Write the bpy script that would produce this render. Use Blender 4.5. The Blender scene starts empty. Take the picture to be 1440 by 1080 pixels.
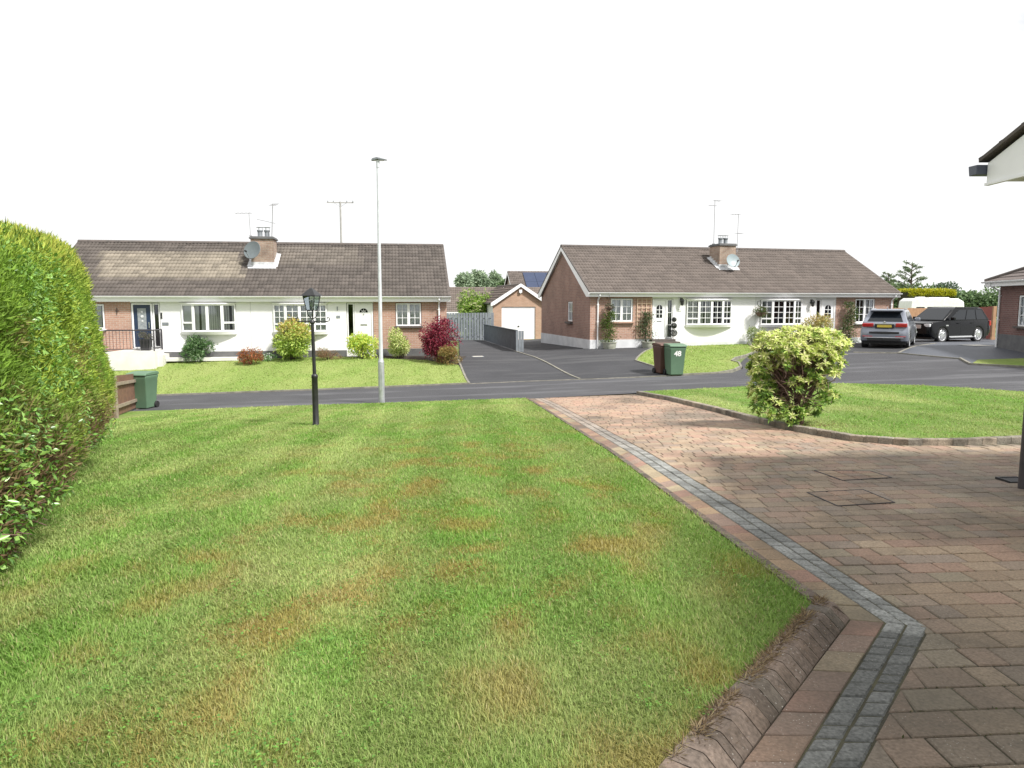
import bpy, bmesh, math, random
import numpy as np
from mathutils import Vector, Matrix
random.seed(7); rng=np.random.default_rng(7)
R=math.radians
scene=bpy.context.scene; COL=scene.collection
# ------------------------------------------------------------------ terrain and camera model
F=1028.0; TH=math.atan(114/1028); SN,CS=math.sin(TH),math.cos(TH); H=1.65
def lerp(pts,x):
    if x<=pts[0][0]: return pts[0][1]
    for (a,b),(c,d) in zip(pts,pts[1:]):
        if x<=c: return b+(d-b)*(x-a)/(c-a)
    return pts[-1][1]
ZH=[(-18,-.5),(-6,-.5),(-2,-.58),(1,-.58),(3.5,-.38),(10,-.3),(16,-.2),(20,-.1)]
def sm(t):
    t=max(0.,min(1.,t)); return t*t*(3-2*t)
def zr(x): return -.97+.037*max(-25,min(20,x))
def ground(x,y):
    if y<20.4: return zr(x)*max(0,min(1,(y-2.5)/17.9))
    if y<24.2: return zr(x)
    s=sm((y-24.2)/6.3); z=zr(x)*(1-s)+lerp(ZH,x)*s
    if x>15 and y>31: z-=.035*min(1,(x-15)/3)*min(7,y-31)
    return z
def ray(px,py):                                   # direction through a point of the photograph (1440 wide)
    u=(px-720)/F; w=(540-py)/F
    return (u, CS+w*SN, -SN+w*CS)
def at(px,py,Y):                                  # that point at a known distance
    d=ray(px,py); t=Y/d[1]; return (d[0]*t,Y,H+d[2]*t)
def G(px,py):                                     # where that ray meets the ground
    d=ray(px,py); t=.5
    while t<90 and H+d[2]*t>ground(d[0]*t,d[1]*t): t+=.05
    lo,hi=t-.05,t
    for _ in range(22):
        m=(lo+hi)/2
        if H+d[2]*m<=ground(d[0]*m,d[1]*m): hi=m
        else: lo=m
    return (d[0]*hi,d[1]*hi,H+d[2]*hi)
class Front:                                      # the vertical plane of a house front
    def __init__(s,px,Y,slope):
        n=math.hypot(1,slope); s.d=(1/n,slope/n); s.n=(-s.d[1],s.d[0]); s.ang=math.atan(slope)
        p=at(px,430,Y); s.o=(p[0],p[1])
    def loc(s,px,py,off=0.):
        d=ray(px,py); n=s.n
        t=(s.o[0]*n[0]+s.o[1]*n[1]+off)/(d[0]*n[0]+d[1]*n[1])
        x,y,z=d[0]*t,d[1]*t,H+d[2]*t
        return ((x-s.o[0])*s.d[0]+(y-s.o[1])*s.d[1], z)
    def world(s,x,y):
        return (s.o[0]+x*s.d[0]+y*s.n[0], s.o[1]+x*s.d[1]+y*s.n[1])
# ------------------------------------------------------------------ noise in numpy
def vnoise(x,y,seed=0):
    x=np.asarray(x,float); y=np.asarray(y,float)
    xi=np.floor(x).astype(np.int64); yi=np.floor(y).astype(np.int64); fx=x-xi; fy=y-yi
    fx=fx*fx*(3-2*fx); fy=fy*fy*(3-2*fy)
    def h(a,b):
        n=(a*374761393+b*668265263+seed*1442695041)&0x7fffffff
        n=((n^(n>>13))*1274126177)&0x7fffffff
        return ((n^(n>>16))&0xffff)/65535.
    return (h(xi,yi)*(1-fx)+h(xi+1,yi)*fx)*(1-fy)+(h(xi,yi+1)*(1-fx)+h(xi+1,yi+1)*fx)*fy
def fbm(x,y,seed=0,o=4):
    s=0; a=.5; t=0
    for k in range(o):
        s=s+a*vnoise(np.asarray(x)*2**k,np.asarray(y)*2**k,seed+k*17); t+=a; a*=.5
    return s/t
def sstep(a,b,x): 
    t=np.clip((x-a)/(b-a),0,1); return t*t*(3-2*t)
def mixc(a,b,t):
    a=np.asarray(a,float); b=np.asarray(b,float); t=np.asarray(t)[...,None]
    return a*(1-t)+b*t
# ------------------------------------------------------------------ objects
def tag(o,label=None,cat=None,group=None,kind=None):
    if label: o['label']=label
    if cat: o['category']=cat
    if group: o['group']=group
    if kind: o['kind']=kind
    return o
def empty(name,loc,rz=0,label=None,cat=None,group=None):
    o=bpy.data.objects.new(name,None); COL.objects.link(o); o.location=loc; o.rotation_euler=(0,0,rz)
    o.empty_display_size=.2
    return tag(o,label,cat,group)
def link(name,me,mat,parent=None):
    o=bpy.data.objects.new(name,me); COL.objects.link(o)
    if mat: me.materials.append(mat)
    if parent: o.parent=parent
    return o
def copy_tree(o,parent=None):
    c=o.copy(); COL.objects.link(c)
    if parent: c.parent=parent
    for ch in list(o.children): copy_tree(ch,c)
    return c
class MB:
    def __init__(s,off=(0,0,0)): s.v=[]; s.f=[]; s.c=[]; s.off=off; s.M=None
    def add(s,vs,fs,col=None):
        n=len(s.v)
        if s.M is not None: vs=[tuple(s.M@Vector(p)) for p in vs]
        s.v+= [tuple(p) for p in vs]; s.f+=[tuple(n+i for i in f) for f in fs]
        s.c+=[col or (1,1,1)]*len(vs)
        return s
    def box(s,x0,x1,y0,y1,z0,z1,col=None):
        return s.add([(x0,y0,z0),(x1,y0,z0),(x1,y1,z0),(x0,y1,z0),(x0,y0,z1),(x1,y0,z1),(x1,y1,z1),(x0,y1,z1)],
              [(3,2,1,0),(4,5,6,7),(0,1,5,4),(1,2,6,5),(2,3,7,6),(3,0,4,7)],col)
    def bar(s,a,b,w,h,up=(0,0,1)):
        a,b=Vector(a),Vector(b); d=(b-a).normalized(); u=Vector(up)
        if abs(d.dot(u))>.95: u=Vector((1,0,0))
        x=d.cross(u).normalized(); u=x.cross(d)
        p=[]
        for e in (a,b):
            for sx,su in ((-1,-1),(1,-1),(1,1),(-1,1)): p.append(e+x*sx*w/2+u*su*h/2)
        return s.add(p,[(0,1,2,3),(7,6,5,4),(0,4,5,1),(1,5,6,2),(2,6,7,3),(3,7,4,0)])
    def tube(s,pts,r,n=8):
        pts=[Vector(p) for p in pts]; rs=r if isinstance(r,(list,tuple)) else [r]*len(pts)
        vs=[]; fs=[]; ref=None
        for i,p in enumerate(pts):
            d=(pts[min(i+1,len(pts)-1)]-pts[max(i-1,0)])
            d=d.normalized() if d.length>1e-9 else Vector((0,0,1))
            if ref is None: ref=Vector((1,0,0)) if abs(d.x)<.8 else Vector((0,1,0))
            x=(ref-d*ref.dot(d)); x=x.normalized() if x.length>1e-6 else d.orthogonal().normalized()
            ref=x; y=d.cross(x)
            for k in range(n):
                a=2*math.pi*k/n; vs.append(p+(x*math.cos(a)+y*math.sin(a))*rs[i])
        for i in range(len(pts)-1):
            for k in range(n):
                fs.append((i*n+k,i*n+(k+1)%n,(i+1)*n+(k+1)%n,(i+1)*n+k))
        fs.append(tuple(range(n-1,-1,-1))); fs.append(tuple((len(pts)-1)*n+k for k in range(n)))
        return s.add(vs,fs)
    def lathe(s,prof,n=16,c=(0,0,0),M=None):
        vs=[];fs=[]
        for r,z in prof:
            for k in range(n):
                a=2*math.pi*(k+.5)/n; p=Vector((r*math.cos(a),r*math.sin(a),z))
                if M is not None: p=M@p
                vs.append(p+Vector(c))
        for i in range(len(prof)-1):
            for k in range(n): fs.append((i*n+k,i*n+(k+1)%n,(i+1)*n+(k+1)%n,(i+1)*n+k))
        if prof[0][0]>1e-4: fs.append(tuple(range(n-1,-1,-1)))
        if prof[-1][0]>1e-4: fs.append(tuple((len(prof)-1)*n+k for k in range(n)))
        return s.add(vs,fs)
    def prism(s,poly,a,b,axis='y'):
        m={'y':lambda p,t:(p[0],t,p[1]),'x':lambda p,t:(t,p[0],p[1]),'z':lambda p,t:(p[0],p[1],t)}[axis]
        n=len(poly); vs=[m(p,a) for p in poly]+[m(p,b) for p in poly]
        fs=[tuple(range(n)),tuple(range(2*n-1,n-1,-1))]+[(i,n+i,n+(i+1)%n,(i+1)%n) for i in range(n)]
        return s.add(vs,fs)
    def quad(s,*p): return s.add(p,[tuple(range(len(p)))])
    def build(s,name,mat,parent=None,bevel=0,smooth=False,seg=2,fix=True):
        me=bpy.data.meshes.new(name); ox,oy,oz=s.off
        me.from_pydata([(x+ox,y+oy,z+oz) for x,y,z in s.v],[],s.f)
        if fix:
            bm=bmesh.new(); bm.from_mesh(me); bmesh.ops.recalc_face_normals(bm,faces=bm.faces[:]); bm.to_mesh(me); bm.free()
        if any(c!=(1,1,1) for c in s.c):
            ca=me.color_attributes.new('col','FLOAT_COLOR','POINT')
            ca.data.foreach_set('color',np.c_[np.array(s.c,float),np.ones(len(s.c))].ravel())
        if smooth:
            me.polygons.foreach_set('use_smooth',[True]*len(me.polygons)); me.set_sharp_from_angle(angle=R(35))
        o=link(name,me,mat,parent)
        if bevel:
            b=o.modifiers.new('bevel','BEVEL'); b.width=bevel; b.segments=seg; b.limit_method='ANGLE'; b.angle_limit=R(40)
        return o
def npmesh(name,V,Fq,mat,parent=None,col=None,smooth=False):
    """V (N,3), Fq (M,k) faces all of one size"""
    me=bpy.data.meshes.new(name); V=np.ascontiguousarray(V,np.float32); Fq=np.ascontiguousarray(Fq,np.int32)
    me.vertices.add(len(V)); me.vertices.foreach_set('co',V.ravel())
    k=Fq.shape[1]; me.loops.add(Fq.size); me.loops.foreach_set('vertex_index',Fq.ravel())
    me.polygons.add(len(Fq)); me.polygons.foreach_set('loop_start',np.arange(len(Fq),dtype=np.int32)*k)
    if smooth: me.polygons.foreach_set('use_smooth',np.ones(len(Fq),bool))
    me.update(calc_edges=True)
    if col is not None:
        ca=me.color_attributes.new('col','FLOAT_COLOR','POINT')
        ca.data.foreach_set('color',np.c_[col,np.ones(len(col))].astype(np.float32).ravel())
    return link(name,me,mat,parent)
def unit(a): return a/np.maximum(np.linalg.norm(a,axis=-1,keepdims=True),1e-9)
def leaves(P,D,N,L,W,C,fold=.25):
    """diamond leaves folded on the midrib -> V,F,C"""
    D=unit(D); S=unit(np.cross(D,N)); N=np.cross(S,D)
    L=np.asarray(L)[:,None]; W=np.asarray(W)[:,None]
    mid=P+D*L*.45-N*W*fold
    V=np.stack([P,mid+S*W*.5+N*W*fold*2,P+D*L-N*L*.12,mid-S*W*.5+N*W*fold*2],1).reshape(-1,3)
    n=len(P); b=np.arange(n)[:,None]*4
    Fc=np.concatenate([b+np.array([[0,1,2]]),b+np.array([[0,2,3]])],0)
    return V,Fc,np.repeat(C,4,0)
def randdir(n):
    return unit(rng.normal(size=(n,3)))
def pick(pal,n,wts=None):
    pal=np.array(pal,float); i=rng.choice(len(pal),n,p=wts)
    c=pal[i]*rng.uniform(.78,1.22,(n,1)); return c
# ------------------------------------------------------------------ materials
def nodes(name):
    m=bpy.data.materials.new(name); m.use_nodes=True; nt=m.node_tree
    b=nt.nodes['Principled BSDF']; return m,nt,b
def ramp(nt,fac,a,b,p0=.35,p1=.65):
    r=nt.nodes.new('ShaderNodeValToRGB'); r.color_ramp.elements[0].position=p0; r.color_ramp.elements[1].position=p1
    r.color_ramp.elements[0].color=(*a,1); r.color_ramp.elements[1].color=(*b,1); nt.links.new(fac,r.inputs[0]); return r.outputs[0]
def noise(nt,scale,detail=4,vec=None,rough=.55):
    n=nt.nodes.new('ShaderNodeTexNoise'); n.inputs['Scale'].default_value=scale; n.inputs['Detail'].default_value=detail; n.inputs['Roughness'].default_value=rough
    if vec is None:
        t=nt.nodes.new('ShaderNodeTexCoord'); vec=t.outputs['Object']
    nt.links.new(vec,n.inputs['Vector']); return n.outputs['Fac']
def mix(nt,a,b,fac,mode='MIX'):
    m=nt.nodes.new('ShaderNodeMix'); m.data_type='RGBA'; m.blend_type=mode
    for sk,v in ((m.inputs['Factor'],fac),(m.inputs['A'],a),(m.inputs['B'],b)):
        if isinstance(v,bpy.types.NodeSocket): nt.links.new(v,sk)
        elif isinstance(v,(int,float)): sk.default_value=v
        else: sk.default_value=(*v,1)
    return m.outputs['Result']
def bump(nt,b,h,strength=.3,dist=.02):
    n=nt.nodes.new('ShaderNodeBump'); n.inputs['Strength'].default_value=strength; n.inputs['Distance'].default_value=dist
    nt.links.new(h,n.inputs['Height']); nt.links.new(n.outputs[0],b.inputs['Normal'])
def mat(name,c,rough=.6,c2=None,scale=6,bmp=0,bscale=60,metal=0,attr=False,spec=.5,vary=.12,coat=0):
    """plain procedural surface: two tones by noise, fine grain, optional attribute colour"""
    m,nt,b=nodes(name)
    c2=c2 or tuple(x*(1-vary) for x in c)
    col=ramp(nt,noise(nt,scale,5),c,c2)
    if attr:
        a=nt.nodes.new('ShaderNodeVertexColor'); a.layer_name='col'; col=mix(nt,col,a.outputs['Color'],1,'MULTIPLY')
    nt.links.new(col,b.inputs['Base Color']); b.inputs['Roughness'].default_value=rough; b.inputs['Metallic'].default_value=metal
    b.inputs['Specular IOR Level'].default_value=spec
    if coat: b.inputs['Coat Weight'].default_value=coat; b.inputs['Coat Roughness'].default_value=.05
    if bmp: bump(nt,b,noise(nt,bscale,3),bmp,.01)
    return m
def leafmat(name,rough=.45,trans=.35,spec=.4,gain=1.):
    m,nt,b=nodes(name)
    a=nt.nodes.new('ShaderNodeVertexColor'); a.layer_name='col'; col=a.outputs['Color']
    nt.links.new(col,b.inputs['Base Color']); b.inputs['Roughness'].default_value=rough; b.inputs['Specular IOR Level'].default_value=spec
    t=nt.nodes.new('ShaderNodeBsdfTranslucent'); hs=nt.nodes.new('ShaderNodeHueSaturation'); hs.inputs['Value'].default_value=1.25; hs.inputs['Saturation'].default_value=1.1
    nt.links.new(col,hs.inputs['Color']); nt.links.new(hs.outputs[0],t.inputs['Color'])
    x=nt.nodes.new('ShaderNodeMixShader'); x.inputs[0].default_value=trans
    o=nt.nodes['Material Output']; nt.links.new(b.outputs[0],x.inputs[1]); nt.links.new(t.outputs[0],x.inputs[2]); nt.links.new(x.outputs[0],o.inputs['Surface'])
    return m
def brickmat(name,plane,c1,c2,mortar,stain=.25):
    m,nt,b=nodes(name); t=nt.nodes.new('ShaderNodeTexCoord'); s=nt.nodes.new('ShaderNodeSeparateXYZ'); k=nt.nodes.new('ShaderNodeCombineXYZ')
    nt.links.new(t.outputs['Object'],s.inputs[0]); nt.links.new(s.outputs['X' if plane=='x' else 'Y'],k.inputs[0]); nt.links.new(s.outputs['Z'],k.inputs[1])
    br=nt.nodes.new('ShaderNodeTexBrick'); nt.links.new(k.outputs[0],br.inputs['Vector'])
    br.inputs['Scale'].default_value=1; br.inputs['Brick Width'].default_value=.225; br.inputs['Row Height'].default_value=.075
    br.inputs['Mortar Size'].default_value=.007; br.inputs['Mortar Smooth'].default_value=.2; br.inputs['Bias'].default_value=0
    br.inputs['Color1'].default_value=(*c1,1); br.inputs['Color2'].default_value=(*c2,1); br.inputs['Mortar'].default_value=(*mortar,1)
    n=noise(nt,1.1,5); col=mix(nt,br.outputs['Color'],ramp(nt,n,(1,1,1),(1-stain,)*3),1,'MULTIPLY')
    n2=noise(nt,30,3); col=mix(nt,col,ramp(nt,n2,(1.1,1.1,1.1),(.85,.85,.85)),1,'MULTIPLY')
    nt.links.new(col,b.inputs['Base Color']); b.inputs['Roughness'].default_value=.85
    iv=nt.nodes.new('ShaderNodeMath'); iv.operation='SUBTRACT'; iv.inputs[0].default_value=1; nt.links.new(br.outputs['Fac'],iv.inputs[1]); bump(nt,b,iv.outputs[0],.5,.006)
    return m
def tarmac(name,c,c2,worn=None,rough=.85):
    m,nt,b=nodes(name)
    t=nt.nodes.new('ShaderNodeTexCoord'); col=ramp(nt,noise(nt,.5,6,t.outputs['Object']),c,c2,.3,.7)
    g=noise(nt,110,2,t.outputs['Object']); col=mix(nt,col,ramp(nt,g,(.65,.65,.65),(1.45,1.45,1.45),.3,.72),1,'MULTIPLY')
    if worn:                                     # long pale dried tracks
        mp=nt.nodes.new('ShaderNodeMapping'); mp.inputs['Rotation'].default_value=(0,0,R(-14)); mp.inputs['Scale'].default_value=(.16,1.15,1)
        nt.links.new(t.outputs['Object'],mp.inputs['Vector'])
        w=ramp(nt,noise(nt,1.3,5,mp.outputs[0],.6),(0,0,0),(1,1,1),.52,.62); col=mix(nt,col,worn,w)
    nt.links.new(col,b.inputs['Base Color']); b.inputs['Roughness'].default_value=rough; bump(nt,b,g,.6,.008)
    return m
def attrmat(name,rough=.9,grain=80,amt=.35,bmp=.5,dist=.01,spots=None,stain=None,spec=.3):
    """colour per vertex times grain; optional pale lichen spots and dark dirt with their own shapes"""
    m,nt,b=nodes(name); a=nt.nodes.new('ShaderNodeVertexColor'); a.layer_name='col'; col=a.outputs['Color']
    g=noise(nt,grain,4); col=mix(nt,col,ramp(nt,g,(1-amt,)*3,(1+amt,)*3,.3,.7),1,'MULTIPLY')
    if stain:
        s=ramp(nt,noise(nt,stain[0],6,None,.65),(0,0,0),(stain[2],)*3,.44,.70); col=mix(nt,col,stain[1],s)
    if spots:
        v=nt.nodes.new('ShaderNodeTexVoronoi'); v.inputs['Scale'].default_value=spots[0]; t=nt.nodes.new('ShaderNodeTexCoord'); nt.links.new(t.outputs['Object'],v.inputs['Vector'])
        sp=ramp(nt,v.outputs['Distance'],(1,1,1),(0,0,0),.10,.16); pr=ramp(nt,noise(nt,2.2,3),(0,0,0),(1,1,1),.45,.7)
        sp=mix(nt,sp,pr,1,'MULTIPLY'); col=mix(nt,col,spots[1],sp)
    nt.links.new(col,b.inputs['Base Color']); b.inputs['Roughness'].default_value=rough; b.inputs['Specular IOR Level'].default_value=spec
    if bmp: bump(nt,b,g,bmp,dist)
    return m
def glassmat(name,tint=(.62,.66,.68),base=.13):
    m,nt,b=nodes(name); nt.nodes.remove(b); o=nt.nodes['Material Output']
    t=nt.nodes.new('ShaderNodeBsdfTransparent'); t.inputs[0].default_value=(*tint,1)
    g=nt.nodes.new('ShaderNodeBsdfGlossy'); g.inputs['Roughness'].default_value=.03; g.inputs[0].default_value=(.9,.95,1,1)
    lw=nt.nodes.new('ShaderNodeFresnel'); lw.inputs[0].default_value=1.5
    ad=nt.nodes.new('ShaderNodeMath'); ad.operation='ADD'; ad.inputs[1].default_value=base; nt.links.new(lw.outputs[0],ad.inputs[0])
    x=nt.nodes.new('ShaderNodeMixShader'); nt.links.new(ad.outputs[0],x.inputs[0]); nt.links.new(t.outputs[0],x.inputs[1]); nt.links.new(g.outputs[0],x.inputs[2]); nt.links.new(x.outputs[0],o.inputs[0])
    return m
BR=(.40,.225,.165); BR2=(.475,.29,.22); MO=(.50,.44,.39)
M=dict(
 brick_f=brickmat('brick_front','x',BR,BR2,MO,.18), brick_s=brickmat('brick_side_shaded','y',(.29,.165,.13),(.35,.21,.165),(.34,.29,.26),.22),  # side brick darkened to put the gable's shade into its colour
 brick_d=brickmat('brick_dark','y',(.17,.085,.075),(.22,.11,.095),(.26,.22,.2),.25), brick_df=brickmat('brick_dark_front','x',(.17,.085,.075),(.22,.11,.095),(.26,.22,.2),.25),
 brick_r=brickmat('brick_red','x',(.35,.20,.15),(.43,.26,.20),(.46,.40,.35),.18),
 brick_c=brickmat('brick_chimney','x',(.37,.25,.19),(.46,.35,.27),(.45,.41,.36),.45), brick_cs=brickmat('brick_chimney_side','y',(.37,.25,.19),(.46,.35,.27),(.45,.41,.36),.45),
 render=mat('white_render',(.85,.845,.86),.9,(.80,.795,.805),1.2,.25,90), upvc=mat('white_upvc',(.84,.84,.855),.35,vary=.04), whitepaint=mat('white_paint',(.83,.825,.84),.5,(.78,.775,.785),2.5),
 conc=mat('pale_concrete',(.56,.54,.49),.9,(.42,.40,.36),4,.4), kerbc=mat('kerb_concrete',(.27,.255,.215),.9,(.16,.155,.13),5,.4),
 plinth=mat('dark_plinth',(.10,.10,.105),.8,(.14,.14,.14),3,.3), plinthw=mat('pale_plinth',(.66,.67,.69),.85,(.55,.56,.58),2,.3),
 tile=attrmat('roof_tile',.8,45,.3,.4,.004,spec=.35), ridge=mat('ridge_tile',(.115,.095,.085),.85,(.08,.07,.065),5,.5),
 lead=mat('lead_flashing',(.62,.63,.64),.55,(.45,.46,.48),9,.3), soffit=mat('soffit_board',(.66,.67,.66),.6),
 glass=glassmat('window_glass',(.88,.90,.91),.05), blind=mat('blind_fabric',(.80,.80,.78),.8), net=mat('net_curtain',(.78,.79,.80),.9,(.55,.56,.58),9),
 dark=mat('dark_interior',(.025,.025,.028),.9), bluedoor=mat('navy_door',(.018,.035,.075),.35,(.012,.026,.06),3), chrome=mat('chrome',(.7,.7,.72),.18,metal=1),
 blackm=mat('black_metal',(.016,.017,.018),.4,(.03,.03,.032),8,.1), galv=mat('galvanised_steel',(.55,.57,.59),.42,(.42,.44,.46),7,.1,40,metal=.55),
 greym=mat('grey_metal',(.22,.24,.26),.5,(.16,.175,.19),6), dishg=mat('dish_grey',(.14,.165,.175),.5), dishl=mat('dish_light',(.27,.33,.35),.45),
 greywood=mat('grey_stained_board',(.105,.125,.15),.8,(.075,.09,.11),4,.4,25), greywood2=mat('weathered_board',(.235,.26,.285),.85,(.17,.19,.215),3,.4,25),
 brownwood=mat('brown_board',(.22,.115,.07),.85,(.14,.075,.05),8,.5,30), palewood=mat('weathered_post',(.36,.29,.21),.9,(.22,.18,.14),9,.5,30), redwood=mat('red_stained_board',(.27,.045,.035),.75,(.20,.035,.03),7,.4,25), tanwood=mat('tan_board',(.42,.25,.145),.8,(.33,.19,.11),6,.4,25),
 bark=mat('bark',(.10,.075,.055),.95,(.055,.042,.033),14,.8,50), twig=mat('dry_twig',(.19,.12,.095),.95,(.10,.065,.05),12), soil=mat('soil',(.06,.045,.035),1,(.03,.024,.02),5,.8,30),
 grass=leafmat('grass_blade',.6,.35,.25), leaf=leafmat('leaf',.5,.3,.35), glossy=leafmat('glossy_leaf',.3,.25,.5), needle=leafmat('conifer_spray',.65,.3,.2), flower=leafmat('petal',.7,.4,.2),
 turf=attrmat('turf',1,140,.45,.8,.03,spec=.1), paver=attrmat('paving_block',.85,70,.28,.45,.006,spots=(55,(.5,.48,.43)),stain=(.8,(.085,.076,.060),.85)),
 sett=attrmat('charcoal_sett',.85,60,.4,.6,.008,spots=(60,(.42,.41,.38)),stain=(2.2,(.05,.052,.05),.6)), kerbs=attrmat('kerb_block',.9,55,.35,.6,.008,spots=(42,(.6,.58,.53)),stain=(2.6,(.05,.040,.030),.85)),
 bed=mat('joint_sand',(.045,.042,.030),1,(.085,.08,.045),2,.5), road=tarmac('road_tarmac',(.044,.044,.050),(.062,.062,.068),(.095,.096,.104)), drive=tarmac('drive_tarmac',(.030,.0305,.035),(.046,.0465,.052),(.062,.062,.066)), drive2=tarmac('pale_tarmac',(.060,.066,.082),(.082,.089,.105),None,.6),
 earth=mat('rough_grass',(.10,.15,.04),1,(.14,.18,.06),.4,.6,8), terracotta=mat('stone_pot',(.40,.40,.34),.85,(.28,.30,.24),8,.4), trellis=mat('trellis_wood',(.62,.47,.35),.85,(.5,.38,.28),8),
 bingreen=mat('green_plastic',(.115,.20,.125),.55,(.10,.18,.112),3,.08), binbrown=mat('brown_plastic',(.115,.058,.042),.5,(.095,.048,.035),3,.08), rubber=mat('rubber',(.018,.018,.019),.75), number=mat('white_vinyl',(.82,.82,.80),.6),
 carg=mat('grey_paint',(.25,.27,.32),.3,(.23,.25,.30),2,metal=.25,coat=.8), cark=mat('black_paint',(.004,.0045,.006),.25,spec=.22,coat=.12), carglass=mat('car_glass',(.010,.013,.017),.08,spec=.5), trim=mat('black_trim',(.016,.016,.017),.6), alloy=mat('alloy',(.66,.67,.69),.28,metal=.8),
 redlens=mat('red_lens',(.40,.012,.02),.12,coat=1), clearlens=mat('clear_lens',(.75,.77,.80),.1,coat=1), plate=mat('yellow_plate',(.62,.47,.06),.4,(.52,.40,.06),30), silvertrim=mat('silver_trim',(.62,.63,.65),.3,metal=.6),
 panel=mat('solar_cell',(.018,.030,.075),.12,(.024,.04,.09),1.5,spec=.7), caravan=mat('caravan_shell',(.82,.82,.81),.4), pipe=mat('dark_pipe',(.045,.04,.045),.5,(.07,.06,.06),5),lampglass=glassmat('lantern_glass',(.8,.84,.86),.2),
)
# ------------------------------------------------------------------ ground sheets
def in_poly(poly,x,y):
    x=np.asarray(x);y=np.asarray(y); r=np.zeros(x.shape,bool); n=len(poly)
    for i in range(n):
        x1,y1=poly[i][:2]; x2,y2=poly[(i+1)%n][:2]
        if y1==y2: continue
        c=((y1>y)!=(y2>y))&(x<(x2-x1)*(y-y1)/(y2-y1)+x1); r^=c
    return r
def sheet(name,poly,m,off,step=.5,kind='structure',colfn=None,zf=None):
    bm=bmesh.new(); vs=[bm.verts.new((p[0],p[1],0)) for p in poly]; bm.faces.new(vs); bmesh.ops.triangulate(bm,faces=bm.faces[:])
    xs=[p[0] for p in poly]; ys=[p[1] for p in poly]
    for ax,(lo,hi) in enumerate(((min(xs),max(xs)),(min(ys),max(ys)))):
        k=math.floor(lo/step)+1
        while k*step<hi:
            co=[0,0,0]; co[ax]=k*step; no=[0,0,0]; no[ax]=1
            bmesh.ops.bisect_plane(bm,geom=bm.verts[:]+bm.edges[:]+bm.faces[:],dist=1e-5,plane_co=co,plane_no=no); k+=1
    for v in bm.verts: v.co.z=(zf or ground)(v.co.x,v.co.y)+(off(v.co.x,v.co.y) if callable(off) else off)
    bmesh.ops.recalc_face_normals(bm,faces=bm.faces[:])
    me=bpy.data.meshes.new(name); bm.to_mesh(me); bm.free()
    if me.polygons[0].normal.z<0: me.flip_normals()
    if colfn:
        co=np.empty(len(me.vertices)*3); me.vertices.foreach_get('co',co); co=co.reshape(-1,3)
        ca=me.color_attributes.new('col','FLOAT_COLOR','POINT'); ca.data.foreach_set('color',np.c_[colfn(co[:,0],co[:,1]),np.ones(len(co))].ravel())
    o=link(name,me,m); tag(o,kind=kind); return o
# base terrain: fine near the place, running on to the horizon
xs=sorted(set([-900,-400,-200,-120,-80]+list(range(-60,61,2))+[80,120,200,400,900])); ys=sorted(set([-60,-20]+list(range(-6,61,1))+[70,80,100,130,180,300,600,1200]))
V=[(x,y,ground(x,y)-.07) for y in ys for x in xs]; nx=len(xs)
Fq=[(j*nx+i,j*nx+i+1,(j+1)*nx+i+1,(j+1)*nx+i) for j in range(len(ys)-1) for i in range(nx-1)]
tag(npmesh('ground',np.array(V),np.array(Fq),M['earth'],smooth=True),kind='structure')
def P2(pts): return [G(*p)[:2] for p in pts]
farL=P2([(210,557),(440,549),(660,540)]); farR=P2([(740,536.5),(840,533),(950,529),(1030,524)])
turn=P2([(1045,518),(1041,512),(1045,506)])
near=[(-9.95,19.85),(-5.2,19.7),(-3.5,19.6),(.38,19.40),(3.34,20.03),(6.63,20.5),(9.2,20.4),(10.8,18.95),(11.85,16.75),(13.5,14.6),(17,12.6),(40,10)]
tail=P2([(1200,496),(1262,497),(1350,505)]); tail2=P2([(1365,513),(1440,517)])
road=[(-45,20.2)]+near+[(40,22)]+tail2[::-1]+tail[::-1]+turn[::-1]+farR[::-1]+farL[::-1]+[(-45,24.2)]
sheet('road',road,M['road'],.0,1)
driveL=[farL[-1]]+P2([(740,536.5),(815,533)])+[(.13,33.9),(-.9,44.3),(-3.2,44.3),(-2.2,30.7)]+P2([(640,505)])
lawnR=P2([(921,488.5),(896,504),(894,507.5),(921,516),(941,523),(951,528),(1010,525),(1032,521),(1042,516),(1039,510.5),(1029,508),(1034,504),(1050,500)])+[(10.2,30),(11.05,34.4)]
driveR=[P2([(815,533)])[0],(.13,33.9),(-.9,44.3),(4,44.6),(3.2,33),(3.46,32.5),(6.6,33.25)]+lawnR[:6]
sheet('driveway',driveL,M['drive'],.004,1); sheet('driveway',driveR,M['drive'],.004,1)
parkA=turn[2:]+tail[:2]+[P2([(1283,488)])[0],(19.6,33.8),(21.5,40),(19.2,43),(18.9,36.0),(11.05,34.4),(10.2,30)]
sheet('parking_area',parkA,M['drive'],.004,1)
parkB=[tail[1]]+[P2([(1350,505)])[0]]+tail2[:1]+[P2([(1375,506)])[0],(20.6,25.6),(20.2,30.5),(28,36),(27,43),(21.5,43.5),(21.5,40),(19.6,33.8),P2([(1283,488)])[0]]
sheet('parking_area',parkB,M['drive2'],.004,1)
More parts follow.
